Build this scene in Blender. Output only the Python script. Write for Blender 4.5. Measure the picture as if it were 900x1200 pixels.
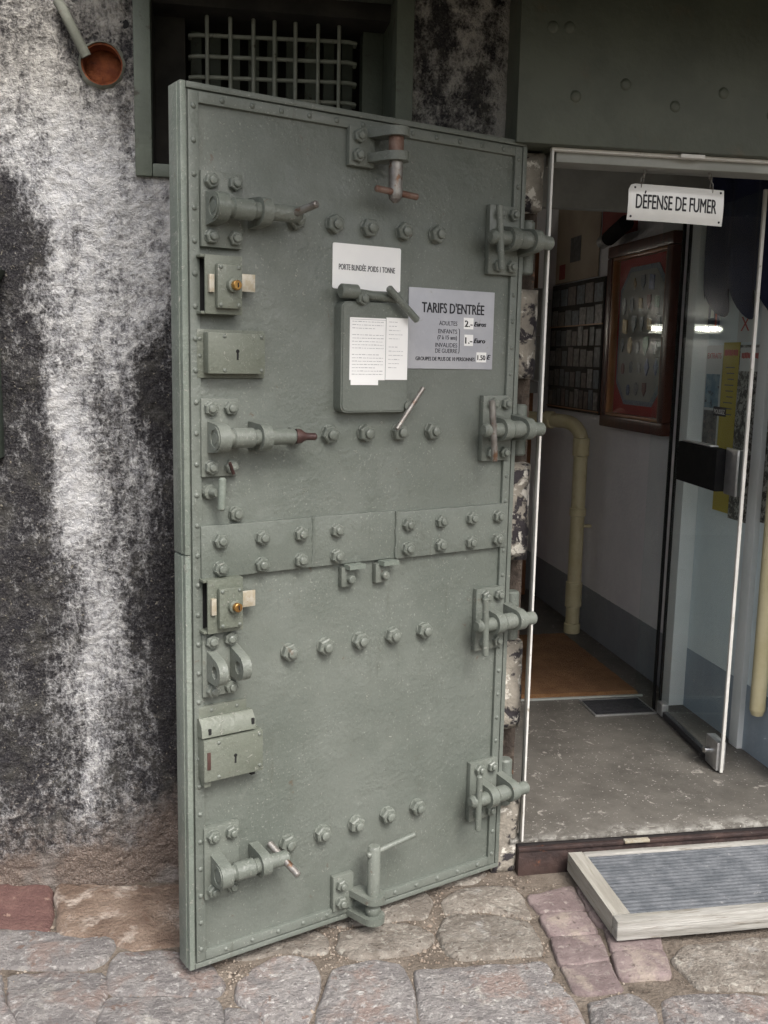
import bpy, bmesh, math, random
from mathutils import Vector, Matrix, noise
R = math.radians
rnd = random.Random(7)
scene = bpy.context.scene
col = scene.collection
for o in list(bpy.data.objects):
    bpy.data.objects.remove(o)

# ---------------------------------------------------------------- camera, sky, sun, exposure
cam_d = bpy.data.cameras.new('camera')
cam = bpy.data.objects.new('camera', cam_d)
col.objects.link(cam)
cam_d.sensor_fit = 'VERTICAL'
cam_d.sensor_height = 36.0
cam_d.lens = 34.44
cam_d.clip_start = 0.05
cam_d.clip_end = 900
right = Vector((0.985, -0.172, 0.020))
fwd = Vector((0.173, 0.973, -0.155)).normalized()
right = (right - fwd * right.dot(fwd)).normalized()
upv = right.cross(fwd)
cam.matrix_world = Matrix((
    (right.x, upv.x, -fwd.x, 0.0),
    (right.y, upv.y, -fwd.y, 0.0),
    (right.z, upv.z, -fwd.z, 1.5),
    (0, 0, 0, 1)))
scene.camera = cam

SUN_EL, SUN_AZ = R(50), R(162)          # azimuth clockwise from +Y: behind the viewer, a little to the right
world = bpy.data.worlds.new('World')
scene.world = world
world.use_nodes = True
wn = world.node_tree
wn.nodes.clear()
w_out = wn.nodes.new('ShaderNodeOutputWorld')
w_bg = wn.nodes.new('ShaderNodeBackground')
w_sky = wn.nodes.new('ShaderNodeTexSky')
w_sky.sky_type = 'NISHITA'
w_sky.sun_disc = False
w_sky.sun_elevation = SUN_EL
w_sky.sun_rotation = SUN_AZ
w_sky.air_density = 1.0
w_sky.dust_density = 6.0
w_hsv = wn.nodes.new('ShaderNodeHueSaturation')
w_hsv.inputs['Saturation'].default_value = 0.48
w_bg.inputs['Strength'].default_value = 0.115
wn.links.new(w_sky.outputs[0], w_hsv.inputs['Color'])
wn.links.new(w_hsv.outputs[0], w_bg.inputs['Color'])
wn.links.new(w_bg.outputs[0], w_out.inputs['Surface'])

sun_d = bpy.data.lights.new('sun', 'SUN')
sun_d.energy = 1.15
sun_d.angle = R(22)
sun_d.color = (1.0, 0.98, 0.95)
sun = bpy.data.objects.new('sun', sun_d)
col.objects.link(sun)
to_sun = Vector((math.sin(SUN_AZ) * math.cos(SUN_EL), math.cos(SUN_AZ) * math.cos(SUN_EL), math.sin(SUN_EL)))
sun.rotation_euler = to_sun.to_track_quat('Z', 'Y').to_euler()
sun.location = (2, -4, 8)

scene.view_settings.view_transform = 'Standard'
scene.view_settings.look = 'None'
scene.view_settings.gamma = 1.0
scene.view_settings.use_curve_mapping = False
scene.view_settings.exposure = 1.12
scene.render.engine = 'CYCLES'
scene.cycles.use_denoising = True
scene.cycles.denoising_prefilter = 'NONE'
scene.cycles.max_bounces = 8
scene.cycles.transparent_max_bounces = 12

# ---------------------------------------------------------------- materials
MATS = {}


def nd(nt, kind, **kw):
    n = nt.nodes.new(kind)
    for k, v in kw.items():
        if k.startswith('i_'):
            n.inputs[k[2:].replace('_', ' ')].default_value = v
        else:
            setattr(n, k, v)
    return n


def math_n(nt, op, a, b=None, c=None, clamp=False):
    n = nt.nodes.new('ShaderNodeMath')
    n.operation = op
    n.use_clamp = clamp
    for i, v in enumerate((a, b, c)):
        if v is None:
            continue
        if isinstance(v, (int, float)):
            n.inputs[i].default_value = v
        else:
            nt.links.new(v, n.inputs[i])
    return n.outputs[0]


def mix_c(nt, fac, a, b):
    n = nt.nodes.new('ShaderNodeMix')
    n.data_type = 'RGBA'
    for sock, v in ((n.inputs[0], fac), (n.inputs[6], a), (n.inputs[7], b)):
        if isinstance(v, (int, float)):
            sock.default_value = v
        elif isinstance(v, (tuple, list)):
            sock.default_value = (v[0], v[1], v[2], 1)
        else:
            nt.links.new(v, sock)
    return n.outputs[2]


def ramp(nt, fac, lo, hi):
    n = nt.nodes.new('ShaderNodeMapRange')
    n.interpolation_type = 'SMOOTHSTEP'
    nt.links.new(fac, n.inputs[0])
    for i, v in ((1, lo), (2, hi)):
        if isinstance(v, (int, float)):
            n.inputs[i].default_value = v
        else:
            nt.links.new(v, n.inputs[i])
    return n.outputs[0]


def tex_noise(nt, vec, scale, detail=4, rough=0.55, dist=0.0):
    n = nt.nodes.new('ShaderNodeTexNoise')
    n.inputs['Scale'].default_value = scale
    n.inputs['Detail'].default_value = detail
    n.inputs['Roughness'].default_value = rough
    n.inputs['Distortion'].default_value = dist
    nt.links.new(vec, n.inputs['Vector'])
    return n.outputs['Fac']


def base_mat(name):
    m = bpy.data.materials.new(name)
    m.use_nodes = True
    nt = m.node_tree
    bsdf = nt.nodes['Principled BSDF']
    geo = nt.nodes.new('ShaderNodeNewGeometry')
    MATS[name] = m
    return m, nt, bsdf, geo.outputs['Position']


def bump(nt, bsdf, height, strength, dist):
    b = nt.nodes.new('ShaderNodeBump')
    b.inputs['Strength'].default_value = strength
    b.inputs['Distance'].default_value = dist
    nt.links.new(height, b.inputs['Height'])
    nt.links.new(b.outputs[0], bsdf.inputs['Normal'])


def mk(name, c1, c2=None, scale=6.0, rough=0.6, bmp=None, spots=None, metal=0.0, spec=0.5,
       rand=0.0, stretch=None, lo=0.35, hi=0.65, coat=0.0):
    """two tone noise colour, optional spots (colour, scale, lo, hi), optional bump (scale, distance)"""
    m, nt, bsdf, pos = base_mat(name)
    vec = pos
    if stretch:
        mp = nt.nodes.new('ShaderNodeMapping')
        mp.inputs['Scale'].default_value = stretch
        nt.links.new(pos, mp.inputs['Vector'])
        vec = mp.outputs[0]
    f = ramp(nt, tex_noise(nt, vec, scale, 6, 0.6), lo, hi)
    colr = mix_c(nt, f, c1, c2 or c1)
    if spots:
        for sc_, ssc, slo, shi in (spots if isinstance(spots, list) else [spots]):
            sf = ramp(nt, tex_noise(nt, vec, ssc, 5, 0.65, 0.4), slo, shi)
            colr = mix_c(nt, sf, colr, sc_)
    if rand:
        oi = nt.nodes.new('ShaderNodeObjectInfo')
        h = nt.nodes.new('ShaderNodeHueSaturation')
        v = math_n(nt, 'MULTIPLY_ADD', oi.outputs['Random'], rand * 2, 1 - rand)
        nt.links.new(v, h.inputs['Value'])
        nt.links.new(colr, h.inputs['Color'])
        colr = h.outputs[0]
    nt.links.new(colr, bsdf.inputs['Base Color'])
    bsdf.inputs['Roughness'].default_value = rough
    bsdf.inputs['Metallic'].default_value = metal
    bsdf.inputs['Specular IOR Level'].default_value = spec
    bsdf.inputs['Coat Weight'].default_value = coat
    if bmp:
        hgt = tex_noise(nt, vec, bmp[0], 4, 0.6)
        if len(bmp) > 2:
            h2 = tex_noise(nt, vec, bmp[2], 2, 0.5)
            hgt = math_n(nt, 'ADD', hgt, math_n(nt, 'MULTIPLY', h2, bmp[3]))
        bump(nt, bsdf, hgt, 1.0, bmp[1])
    return m


# olive grey paint of the steel door: brush marks, orange peel, chips and thin dirt
def door_paint(name, c1, c2, chip=0.64, rough=0.42):
    m, nt, bsdf, pos = base_mat(name)
    big = ramp(nt, tex_noise(nt, pos, 3.5, 5, 0.6), 0.3, 0.7)
    colr = mix_c(nt, big, c1, c2)
    fine = ramp(nt, tex_noise(nt, pos, 260, 3, 0.6), 0.35, 0.7)
    colr = mix_c(nt, math_n(nt, 'MULTIPLY', fine, 0.16), colr, (c2[0] * 1.5, c2[1] * 1.5, c2[2] * 1.5))
    mp = nt.nodes.new('ShaderNodeMapping')
    mp.inputs['Scale'].default_value = (1, 1, 0.16)
    nt.links.new(pos, mp.inputs['Vector'])
    drip = ramp(nt, tex_noise(nt, mp.outputs[0], 34, 4, 0.7), 0.56, 0.8)
    patchy = ramp(nt, tex_noise(nt, pos, 5.5, 4, 0.6), 0.35, 0.65)
    colr = mix_c(nt, math_n(nt, 'MULTIPLY', math_n(nt, 'MULTIPLY', drip, patchy), 0.55), colr, (0.068, 0.066, 0.048))
    smear = ramp(nt, tex_noise(nt, pos, 11, 7, 0.72, 1.2), 0.54, 0.74)
    colr = mix_c(nt, math_n(nt, 'MULTIPLY', smear, 0.30), colr, (0.21, 0.225, 0.20))
    ch = ramp(nt, tex_noise(nt, pos, 75, 6, 0.75, 0.6), chip, chip + 0.03)
    colr = mix_c(nt, math_n(nt, 'MULTIPLY', ch, 0.7), colr, (0.34, 0.34, 0.30))
    ru = ramp(nt, tex_noise(nt, pos, 19, 6, 0.75, 0.5), 0.645, 0.70)
    colr = mix_c(nt, math_n(nt, 'MULTIPLY', ru, 0.55), colr, (0.10, 0.055, 0.03))
    sp_ = math_n(nt, 'MULTIPLY', ramp(nt, tex_noise(nt, pos, 170, 2, 0.5), 0.63, 0.70), patchy)
    colr = mix_c(nt, math_n(nt, 'MULTIPLY', sp_, 0.6), colr, (0.30, 0.31, 0.28))
    nt.links.new(colr, bsdf.inputs['Base Color'])
    rr = math_n(nt, 'MULTIPLY_ADD', ramp(nt, tex_noise(nt, pos, 9, 5, 0.65), 0.3, 0.7), 0.34, rough - 0.14)
    nt.links.new(rr, bsdf.inputs['Roughness'])
    h = math_n(nt, 'ADD', tex_noise(nt, pos, 95, 3, 0.55),
               math_n(nt, 'MULTIPLY', tex_noise(nt, pos, 26, 4, 0.6, 0.8), 0.8))
    h = math_n(nt, 'ADD', h, math_n(nt, 'MULTIPLY', ch, 0.4))
    m1 = ramp(nt, tex_noise(nt, pos, 6.5, 3, 0.6), 0.38, 0.66)
    h = math_n(nt, 'MULTIPLY', h, math_n(nt, 'MULTIPLY_ADD', m1, 0.65, 0.40))
    bump(nt, bsdf, h, 0.85, 0.0025)
    return m


door_paint('paint', (0.108, 0.123, 0.106), (0.148, 0.163, 0.144))
door_paint('paint_hw', (0.110, 0.124, 0.106), (0.162, 0.176, 0.154), chip=0.62)
door_paint('paint_edge', (0.130, 0.155, 0.132), (0.20, 0.225, 0.195), chip=0.60)
door_paint('paint_olive', (0.104, 0.116, 0.090), (0.152, 0.165, 0.136), chip=0.61)
mk('lintel_paint_shaded', (0.070, 0.080, 0.062), (0.092, 0.104, 0.080), 5, 0.5, (40, 0.002), ((0.09, 0.085, 0.06), 9, 0.58, 0.75))  # tone darkened further to stand in for the overhang's shade
mk('grille_paint', (0.24, 0.255, 0.215), (0.32, 0.335, 0.29), 20, 0.5, (80, 0.001), ((0.09, 0.08, 0.06), 26, 0.58, 0.7))
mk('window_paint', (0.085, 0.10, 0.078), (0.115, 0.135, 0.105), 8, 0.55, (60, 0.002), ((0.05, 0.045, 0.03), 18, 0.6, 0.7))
mk('worn_steel', (0.18, 0.16, 0.145), (0.30, 0.29, 0.27), 30, 0.38, (120, 0.001), ((0.16, 0.09, 0.055), 40, 0.56, 0.68), metal=0.6)
mk('rusty_pin', (0.15, 0.075, 0.05), (0.22, 0.15, 0.12), 40, 0.5, (120, 0.001), metal=0.3)
mk('dark_rust', (0.045, 0.022, 0.02), (0.085, 0.045, 0.038), 30, 0.5, (120, 0.001), metal=0.2)
mk('brass', (0.45, 0.27, 0.08), (0.30, 0.15, 0.05), 60, 0.35, None, None, metal=0.8)
mk('latch_plate', (0.48, 0.45, 0.38), (0.38, 0.33, 0.24), 60, 0.45, None, ((0.3, 0.16, 0.08), 70, 0.6, 0.7), metal=0.3)
mk('keyhole', (0.01, 0.01, 0.01), rough=0.9)
mk('sign_white', (0.90, 0.90, 0.89), (0.87, 0.87, 0.87), 20, 0.35, None, ((0.55, 0.5, 0.42), 30, 0.72, 0.8))
mk('paper', (0.90, 0.90, 0.89), (0.87, 0.87, 0.86), 10, 0.75)
mk('sign_grey', (0.40, 0.41, 0.45), (0.46, 0.47, 0.50), 9, 0.4, (80, 0.0006), ((0.30, 0.29, 0.28), 26, 0.62, 0.75))
mk('ink', (0.012, 0.012, 0.016), rough=0.6)
mk('ink_grey', (0.45, 0.45, 0.47), rough=0.7)
mk('ink_soft', (0.09, 0.09, 0.10), rough=0.6)
mk('enamel', (0.78, 0.78, 0.76), (0.72, 0.72, 0.70), 12, 0.15, None, ((0.45, 0.40, 0.30), 50, 0.70, 0.74), coat=0.4)
mk('white_frame', (0.70, 0.69, 0.66), (0.60, 0.59, 0.55), 20, 0.45, None, ((0.35, 0.32, 0.26), 40, 0.64, 0.72))
mk('grey_frame', (0.26, 0.27, 0.25), (0.32, 0.33, 0.31), 10, 0.5)
mk('aluminium', (0.55, 0.55, 0.55), (0.45, 0.45, 0.45), 40, 0.35, None, None, metal=0.8)
mk('black_plastic', (0.008, 0.008, 0.009), (0.012, 0.012, 0.012), 30, 0.85, spec=0.15)
mk('chrome', (0.7, 0.7, 0.7), rough=0.15, metal=1.0)
mk('cream_pipe', (0.50, 0.44, 0.26), (0.56, 0.50, 0.32), 14, 0.35, None, ((0.30, 0.23, 0.12), 30, 0.66, 0.74))
mk('grey_pipe', (0.125, 0.13, 0.105), (0.20, 0.205, 0.17), 20, 0.8, (90, 0.002), ((0.13, 0.10, 0.08), 30, 0.58, 0.7))
mk('rust_core', (0.15, 0.036, 0.012), (0.24, 0.07, 0.022), 40, 0.85, (90, 0.004), ((0.06, 0.018, 0.01), 50, 0.55, 0.7))
mk('jamb_stone', (0.22, 0.20, 0.17), (0.34, 0.31, 0.26), 14, 0.9, (60, 0.006, 14, 2.0), [((0.035, 0.030, 0.034), 15, 0.50, 0.56), ((0.60, 0.57, 0.51), 21, 0.56, 0.62)])
mk('jamb_dark', (0.045, 0.035, 0.028), (0.09, 0.07, 0.055), 22, 0.95, (50, 0.01), ((0.14, 0.08, 0.05), 35, 0.6, 0.7))
mk('dirt', (0.115, 0.092, 0.072), (0.19, 0.158, 0.128), 10, 0.95, (130, 0.007, 40, 1.2), [((0.075, 0.058, 0.044), 28, 0.54, 0.68), ((0.30, 0.27, 0.235), 130, 0.62, 0.70)])
mk('cobble', (0.168, 0.155, 0.152), (0.25, 0.235, 0.225), 14, 0.85, (150, 0.0070, 45, 1.5), [((0.23, 0.18, 0.16), 7, 0.50, 0.64), ((0.37, 0.355, 0.34), 60, 0.53, 0.66), ((0.42, 0.40, 0.36), 9, 0.58, 0.74), ((0.17, 0.12, 0.10), 16, 0.60, 0.68), ((0.13, 0.118, 0.115), 70, 0.60, 0.72)], rand=0.12)
mk('cobble_brown', (0.16, 0.138, 0.116), (0.24, 0.215, 0.185), 12, 0.88, (150, 0.0065, 45, 1.5), [((0.34, 0.32, 0.28), 48, 0.52, 0.68), ((0.36, 0.35, 0.33), 8, 0.58, 0.76), ((0.10, 0.08, 0.065), 60, 0.57, 0.68)], rand=0.1)
mk('pink_brick', (0.15, 0.112, 0.110), (0.225, 0.176, 0.17), 11, 0.9, (150, 0.0035, 40, 1.0), [((0.29, 0.25, 0.23), 48, 0.54, 0.68), ((0.28, 0.235, 0.20), 6, 0.54, 0.7), ((0.10, 0.075, 0.07), 60, 0.58, 0.68)], rand=0.1)
mk('red_stone', (0.115, 0.058, 0.052), (0.165, 0.092, 0.078), 10, 0.92, (110, 0.010), [((0.30, 0.20, 0.16), 40, 0.62, 0.70), ((0.5, 0.47, 0.42), 70, 0.72, 0.76)])
mk('rust_stone', (0.145, 0.098, 0.072), (0.235, 0.175, 0.135), 9, 0.92, (110, 0.012, 24, 1.5), [((0.40, 0.34, 0.29), 13, 0.50, 0.68), ((0.13, 0.08, 0.055), 32, 0.60, 0.7), ((0.6, 0.57, 0.52), 60, 0.70, 0.75)])
mk('pebble', (0.17, 0.13, 0.10), (0.30, 0.26, 0.215), 45, 0.9, (150, 0.002), rand=0.25)
mk('weathered_wood', (0.26, 0.25, 0.225), (0.40, 0.39, 0.365), 26, 0.85, (60, 0.004), [((0.20, 0.18, 0.15), 50, 0.56, 0.68), ((0.27, 0.25, 0.20), 9, 0.5, 0.7)], stretch=(0.14, 1.0, 1.6))
mk('weathered_wood_side', (0.27, 0.255, 0.22), (0.38, 0.365, 0.325), 26, 0.85, (60, 0.003), [((0.20, 0.18, 0.12), 60, 0.60, 0.68)], stretch=(1.6, 0.14, 1.6))
mk('ribbed_rubber', (0.105, 0.115, 0.128), (0.165, 0.175, 0.19), 20, 0.5, (130, 0.001), ((0.36, 0.36, 0.36), 60, 0.62, 0.74))
mk('mat_rubber', (0.018, 0.02, 0.023), (0.04, 0.042, 0.045), 40, 0.8)
mk('threshold_rust', (0.030, 0.019, 0.018), (0.062, 0.038, 0.033), 14, 0.6, (60, 0.003), [((0.20, 0.07, 0.03), 18, 0.62, 0.72), ((0.15, 0.12, 0.10), 80, 0.64, 0.72)])
mk('groove', (0.02, 0.016, 0.016), (0.03, 0.025, 0.025), 20, 0.7)
mk('coir', (0.165, 0.078, 0.030), (0.215, 0.11, 0.045), 12, 1.0, (420, 0.006), ((0.11, 0.05, 0.02), 300, 0.52, 0.66))
mk('floor_grate', (0.03, 0.03, 0.034), (0.05, 0.05, 0.055), 60, 0.5, (200, 0.002), metal=0.3)
mk('in_ceiling', (0.34, 0.30, 0.25), (0.40, 0.36, 0.31), 5, 0.9, (30, 0.003))
mk('vestibule_paint_lit', (0.70, 0.78, 0.81), (0.75, 0.82, 0.84), 5, 0.55, (45, 0.003))  # bluish paint, lightened to stand in for daylight from the doorway
mk('dado_paint', (0.28, 0.335, 0.39), (0.33, 0.385, 0.44), 6, 0.55, (45, 0.003), ((0.40, 0.42, 0.42), 50, 0.62, 0.72))
mk('post_white', (0.68, 0.71, 0.71), (0.74, 0.76, 0.76), 6, 0.6, (40, 0.002))
mk('poster_cream', (0.36, 0.30, 0.23), (0.42, 0.36, 0.28), 4, 0.8)
mk('poster_red', (0.22, 0.035, 0.03), (0.27, 0.05, 0.04), 6, 0.7)
mk('poster_white', (0.62, 0.63, 0.62), (0.56, 0.58, 0.58), 9, 0.6)
mk('poster_grey', (0.30, 0.33, 0.34), (0.40, 0.43, 0.44), 12, 0.6)
mk('poster_blue', (0.10, 0.20, 0.28), (0.24, 0.33, 0.38), 26, 0.6, None, ((0.05, 0.06, 0.08), 34, 0.54, 0.62))
mk('poster_photo', (0.05, 0.055, 0.065), (0.18, 0.17, 0.16), 30, 0.6, None, ((0.30, 0.22, 0.18), 50, 0.58, 0.64))
mk('poster_yellow', (0.42, 0.33, 0.03), (0.47, 0.38, 0.05), 6, 0.6)
mk('poster_engraving', (0.42, 0.42, 0.39), (0.30, 0.30, 0.28), 20, 0.7, None, [((0.05, 0.05, 0.045), 34, 0.50, 0.54), ((0.10, 0.09, 0.08), 80, 0.52, 0.56)])
mk('red_print', (0.45, 0.06, 0.05), rough=0.7)
mk('navy_cloth', (0.010, 0.014, 0.045), (0.018, 0.023, 0.065), 8, 0.9, (200, 0.002))
mk('navy_card', (0.015, 0.02, 0.07), (0.02, 0.03, 0.10), 8, 0.5)
mk('frame_wood', (0.055, 0.018, 0.012), (0.10, 0.03, 0.018), 14, 0.3, None, None, stretch=(3, 3, 0.3))
mk('frame_gilt', (0.30, 0.14, 0.06), (0.36, 0.18, 0.08), 14, 0.3)
mk('red_mount', (0.42, 0.018, 0.014), (0.48, 0.025, 0.02), 8, 0.8)
mk('badge_panel', (0.36, 0.33, 0.31), (0.42, 0.39, 0.37), 8, 0.8)
mk('panel_trim', (0.15, 0.17, 0.24), (0.30, 0.32, 0.36), 120, 0.7)
for i, c in enumerate([(0.03, 0.03, 0.045), (0.10, 0.03, 0.03), (0.04, 0.05, 0.12), (0.16, 0.10, 0.04), (0.05, 0.09, 0.06), (0.14, 0.13, 0.14)]):
    mk('badge%d' % i, c, (c[0] * 2.2, c[1] * 2.2, c[2] * 2.2), 90, 0.35, metal=0.3)
for i, c in enumerate([(0.035, 0.038, 0.04), (0.06, 0.052, 0.045), (0.035, 0.045, 0.055), (0.09, 0.085, 0.08), (0.05, 0.035, 0.03)]):
    mk('card%d' % i, c, (c[0] * 2.6, c[1] * 2.6, c[2] * 2.6), 40, 0.4)
mk('brown_door', (0.20, 0.085, 0.04), (0.26, 0.12, 0.055), 10, 0.5, None, None, stretch=(5, 5, 0.4))
mk('meter_box', (0.30, 0.30, 0.29), (0.36, 0.36, 0.35), 8, 0.5)
mk('shutter', (0.05, 0.07, 0.055), (0.07, 0.09, 0.07), 8, 0.6, (30, 0.003))
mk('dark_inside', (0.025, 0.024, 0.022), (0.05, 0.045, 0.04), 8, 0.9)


def corridor_wall_mat():
    m, nt, bsdf, pos = base_mat('corridor_paint')
    sp = nt.nodes.new('ShaderNodeSeparateXYZ')
    nt.links.new(pos, sp.inputs[0])
    edge = math_n(nt, 'ADD', sp.outputs['Z'], math_n(nt, 'MULTIPLY', tex_noise(nt, pos, 30, 3), 0.006))
    f = ramp(nt, edge, 0.341, 0.344)
    n1 = ramp(nt, tex_noise(nt, pos, 7, 6, 0.65), 0.3, 0.7)
    low = mix_c(nt, n1, (0.205, 0.222, 0.25), (0.245, 0.262, 0.29))
    upc = mix_c(nt, n1, (0.66, 0.66, 0.70), (0.72, 0.72, 0.75))
    dirt = ramp(nt, tex_noise(nt, pos, 45, 6, 0.75), 0.60, 0.72)
    low = mix_c(nt, math_n(nt, 'MULTIPLY', dirt, 0.6), low, (0.36, 0.36, 0.36))
    nt.links.new(mix_c(nt, f, low, upc), bsdf.inputs['Base Color'])
    bsdf.inputs['Roughness'].default_value = 0.6
    bump(nt, bsdf, tex_noise(nt, pos, 55, 5, 0.6), 1.0, 0.004)


corridor_wall_mat()


def floor_mat():
    m, nt, bsdf, pos = base_mat('concrete_floor')
    n1 = ramp(nt, tex_noise(nt, pos, 5, 7, 0.65), 0.32, 0.68)
    c = mix_c(nt, n1, (0.072, 0.066, 0.058), (0.125, 0.116, 0.102))
    n2 = ramp(nt, tex_noise(nt, pos, 17, 7, 0.72, 0.7), 0.60, 0.66)
    c = mix_c(nt, n2, c, (0.30, 0.28, 0.25))
    sp = nt.nodes.new('ShaderNodeSeparateXYZ')
    nt.links.new(pos, sp.inputs[0])
    # worn, whitened nosing of the slab at the outer edge
    near = ramp(nt, math_n(nt, 'ADD', sp.outputs['Y'], math_n(nt, 'MULTIPLY', tex_noise(nt, pos, 12, 5), 0.16)), 2.76, 2.66)
    n3 = ramp(nt, tex_noise(nt, pos, 24, 6, 0.7, 0.4), 0.42, 0.62)
    c = mix_c(nt, math_n(nt, 'MULTIPLY', near, n3), c, (0.36, 0.35, 0.32))
    n4 = ramp(nt, tex_noise(nt, pos, 120, 2), 0.68, 0.72)
    c = mix_c(nt, n4, c, (0.5, 0.48, 0.44))
    nt.links.new(c, bsdf.inputs['Base Color'])
    bsdf.inputs['Roughness'].default_value = 0.5
    bump(nt, bsdf, math_n(nt, 'ADD', tex_noise(nt, pos, 60, 4), math_n(nt, 'MULTIPLY', n2, 0.5)), 1.0, 0.002)


floor_mat()


def glass_mat():
    m = bpy.data.materials.new('glass')
    m.use_nodes = True
    nt = m.node_tree
    nt.nodes.clear()
    out = nt.nodes.new('ShaderNodeOutputMaterial')
    tr = nt.nodes.new('ShaderNodeBsdfTransparent')
    tr.inputs[0].default_value = (0.955, 0.98, 0.975, 1)
    gl = nt.nodes.new('ShaderNodeBsdfGlossy')
    gl.inputs['Roughness'].default_value = 0.02
    lw = nt.nodes.new('ShaderNodeLayerWeight')
    lw.inputs['Blend'].default_value = 0.5
    fres = math_n(nt, 'MULTIPLY_ADD', math_n(nt, 'POWER', lw.outputs['Facing'], 5.0), 0.38, 0.025)
    mx = nt.nodes.new('ShaderNodeMixShader')
    nt.links.new(fres, mx.inputs[0])
    nt.links.new(tr.outputs[0], mx.inputs[1])
    nt.links.new(gl.outputs[0], mx.inputs[2])
    nt.links.new(mx.outputs[0], out.inputs['Surface'])
    MATS['glass'] = m


glass_mat()


def emit_mat(name, c, s):
    m, nt, bsdf, pos = base_mat(name)
    bsdf.inputs['Base Color'].default_value = (0.8, 0.8, 0.8, 1)
    bsdf.inputs['Emission Color'].default_value = (c[0], c[1], c[2], 1)
    bsdf.inputs['Emission Strength'].default_value = s


emit_mat('tube_glow', (1.0, 0.92, 0.78), 27.0)


def bunker_mat():
    """tarred rough-cast with crusts of lime; the 'lime', 'sand' and 'smooth' attributes hold the stain layout"""
    m, nt, bsdf, pos = base_mat('rough_cast')

    def attr(n):
        a = nt.nodes.new('ShaderNodeAttribute')
        a.attribute_name = n
        return a.outputs['Fac']
    lime, sand, tan = attr('lime'), attr('sand'), attr('tan')
    nz = nt.nodes.new('ShaderNodeTexNoise')
    nz.inputs['Scale'].default_value = 60
    nz.inputs['Detail'].default_value = 3
    nt.links.new(pos, nz.inputs['Vector'])
    vm = nt.nodes.new('ShaderNodeVectorMath')
    vm.operation = 'MULTIPLY_ADD'
    nt.links.new(nz.outputs['Color'], vm.inputs[0])
    vm.inputs[1].default_value = (0.016, 0.016, 0.016)
    nt.links.new(pos, vm.inputs[2])
    mp = nt.nodes.new('ShaderNodeMapping')
    mp.inputs['Scale'].default_value = (1, 1, 0.62)
    nt.links.new(vm.outputs[0], mp.inputs['Vector'])

    def vor(scale, feature):
        v = nt.nodes.new('ShaderNodeTexVoronoi')
        v.feature = feature
        v.inputs['Scale'].default_value = scale
        nt.links.new(mp.outputs[0], v.inputs['Vector'])
        return v.outputs['Distance']
    edge = vor(58, 'DISTANCE_TO_EDGE')
    edge2 = vor(118, 'DISTANCE_TO_EDGE')
    net = math_n(nt, 'SUBTRACT', 1.0, math_n(nt, 'MULTIPLY', math_n(nt, 'ADD', edge, math_n(nt, 'MULTIPLY', edge2, 0.7)), 1.75))
    big = tex_noise(nt, mp.outputs[0], 9, 5, 0.65)
    mid = tex_noise(nt, pos, 34, 5, 0.7)
    fine = tex_noise(nt, pos, 150, 4, 0.7)
    ms = nt.nodes.new('ShaderNodeMapping')
    ms.inputs['Scale'].default_value = (1, 1, 0.30)
    nt.links.new(vm.outputs[0], ms.inputs['Vector'])
    big = ramp(nt, tex_noise(nt, ms.outputs[0], 13, 5, 0.65), 0.30, 0.70)
    mid = ramp(nt, mid, 0.30, 0.70)
    fine = ramp(nt, fine, 0.30, 0.70)
    net = ramp(nt, net, 0.30, 0.95)
    streak = ramp(nt, tex_noise(nt, ms.outputs[0], 62, 5, 0.7), 0.30, 0.70)
    v = math_n(nt, 'MULTIPLY', net, 0.21)
    for q, w in ((big, 0.36), (mid, 0.34), (fine, 0.30), (streak, 0.30)):
        v = math_n(nt, 'ADD', v, math_n(nt, 'MULTIPLY', q, w))
    f = ramp(nt, math_n(nt, 'ADD', v, math_n(nt, 'MULTIPLY_ADD', lime, 1.18, -1.01)), 0.02, 0.95)
    grain = ramp(nt, tex_noise(nt, pos, 190, 4, 0.75), 0.42, 0.68)
    dk = mix_c(nt, grain, (0.020, 0.019, 0.023), (0.095, 0.089, 0.089))
    patch = ramp(nt, tex_noise(nt, pos, 12, 5, 0.7), 0.45, 0.7)
    dk = mix_c(nt, math_n(nt, 'MULTIPLY', patch, 0.5), dk, (0.12, 0.115, 0.10))
    speck = ramp(nt, tex_noise(nt, pos, 95, 3, 0.7), 0.64, 0.69)
    dk = mix_c(nt, math_n(nt, 'MULTIPLY', speck, 0.8), dk, (0.33, 0.30, 0.24))
    wh = mix_c(nt, mid, (0.52, 0.52, 0.54), (0.74, 0.73, 0.72))
    wh = mix_c(nt, math_n(nt, 'MULTIPLY', tan, 0.85), wh, (0.42, 0.385, 0.32))
    c = mix_c(nt, f, dk, wh)
    sn = mix_c(nt, grain, (0.19, 0.145, 0.12), (0.36, 0.30, 0.26))
    sn = mix_c(nt, ramp(nt, tex_noise(nt, pos, 6, 4), 0.5, 0.62), sn, (0.30, 0.265, 0.24))
    sf = ramp(nt, math_n(nt, 'ADD', sand, math_n(nt, 'MULTIPLY_ADD', mid, 0.34, -0.17)), 0.12, 0.85)
    c = mix_c(nt, sf, c, sn)
    nt.links.new(c, bsdf.inputs['Base Color'])
    bsdf.inputs['Roughness'].default_value = 0.9
    bsdf.inputs['Specular IOR Level'].default_value = 0.3
    h = math_n(nt, 'ADD', math_n(nt, 'MULTIPLY', f, 0.35), math_n(nt, 'MULTIPLY', tex_noise(nt, pos, 110, 5, 0.7), 1.0))
    h = math_n(nt, 'ADD', h, math_n(nt, 'MULTIPLY', tex_noise(nt, pos, 34, 4, 0.65), 1.6))
    bump(nt, bsdf, h, 1.0, 0.014)


bunker_mat()

# ---------------------------------------------------------------- geometry helpers


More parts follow.
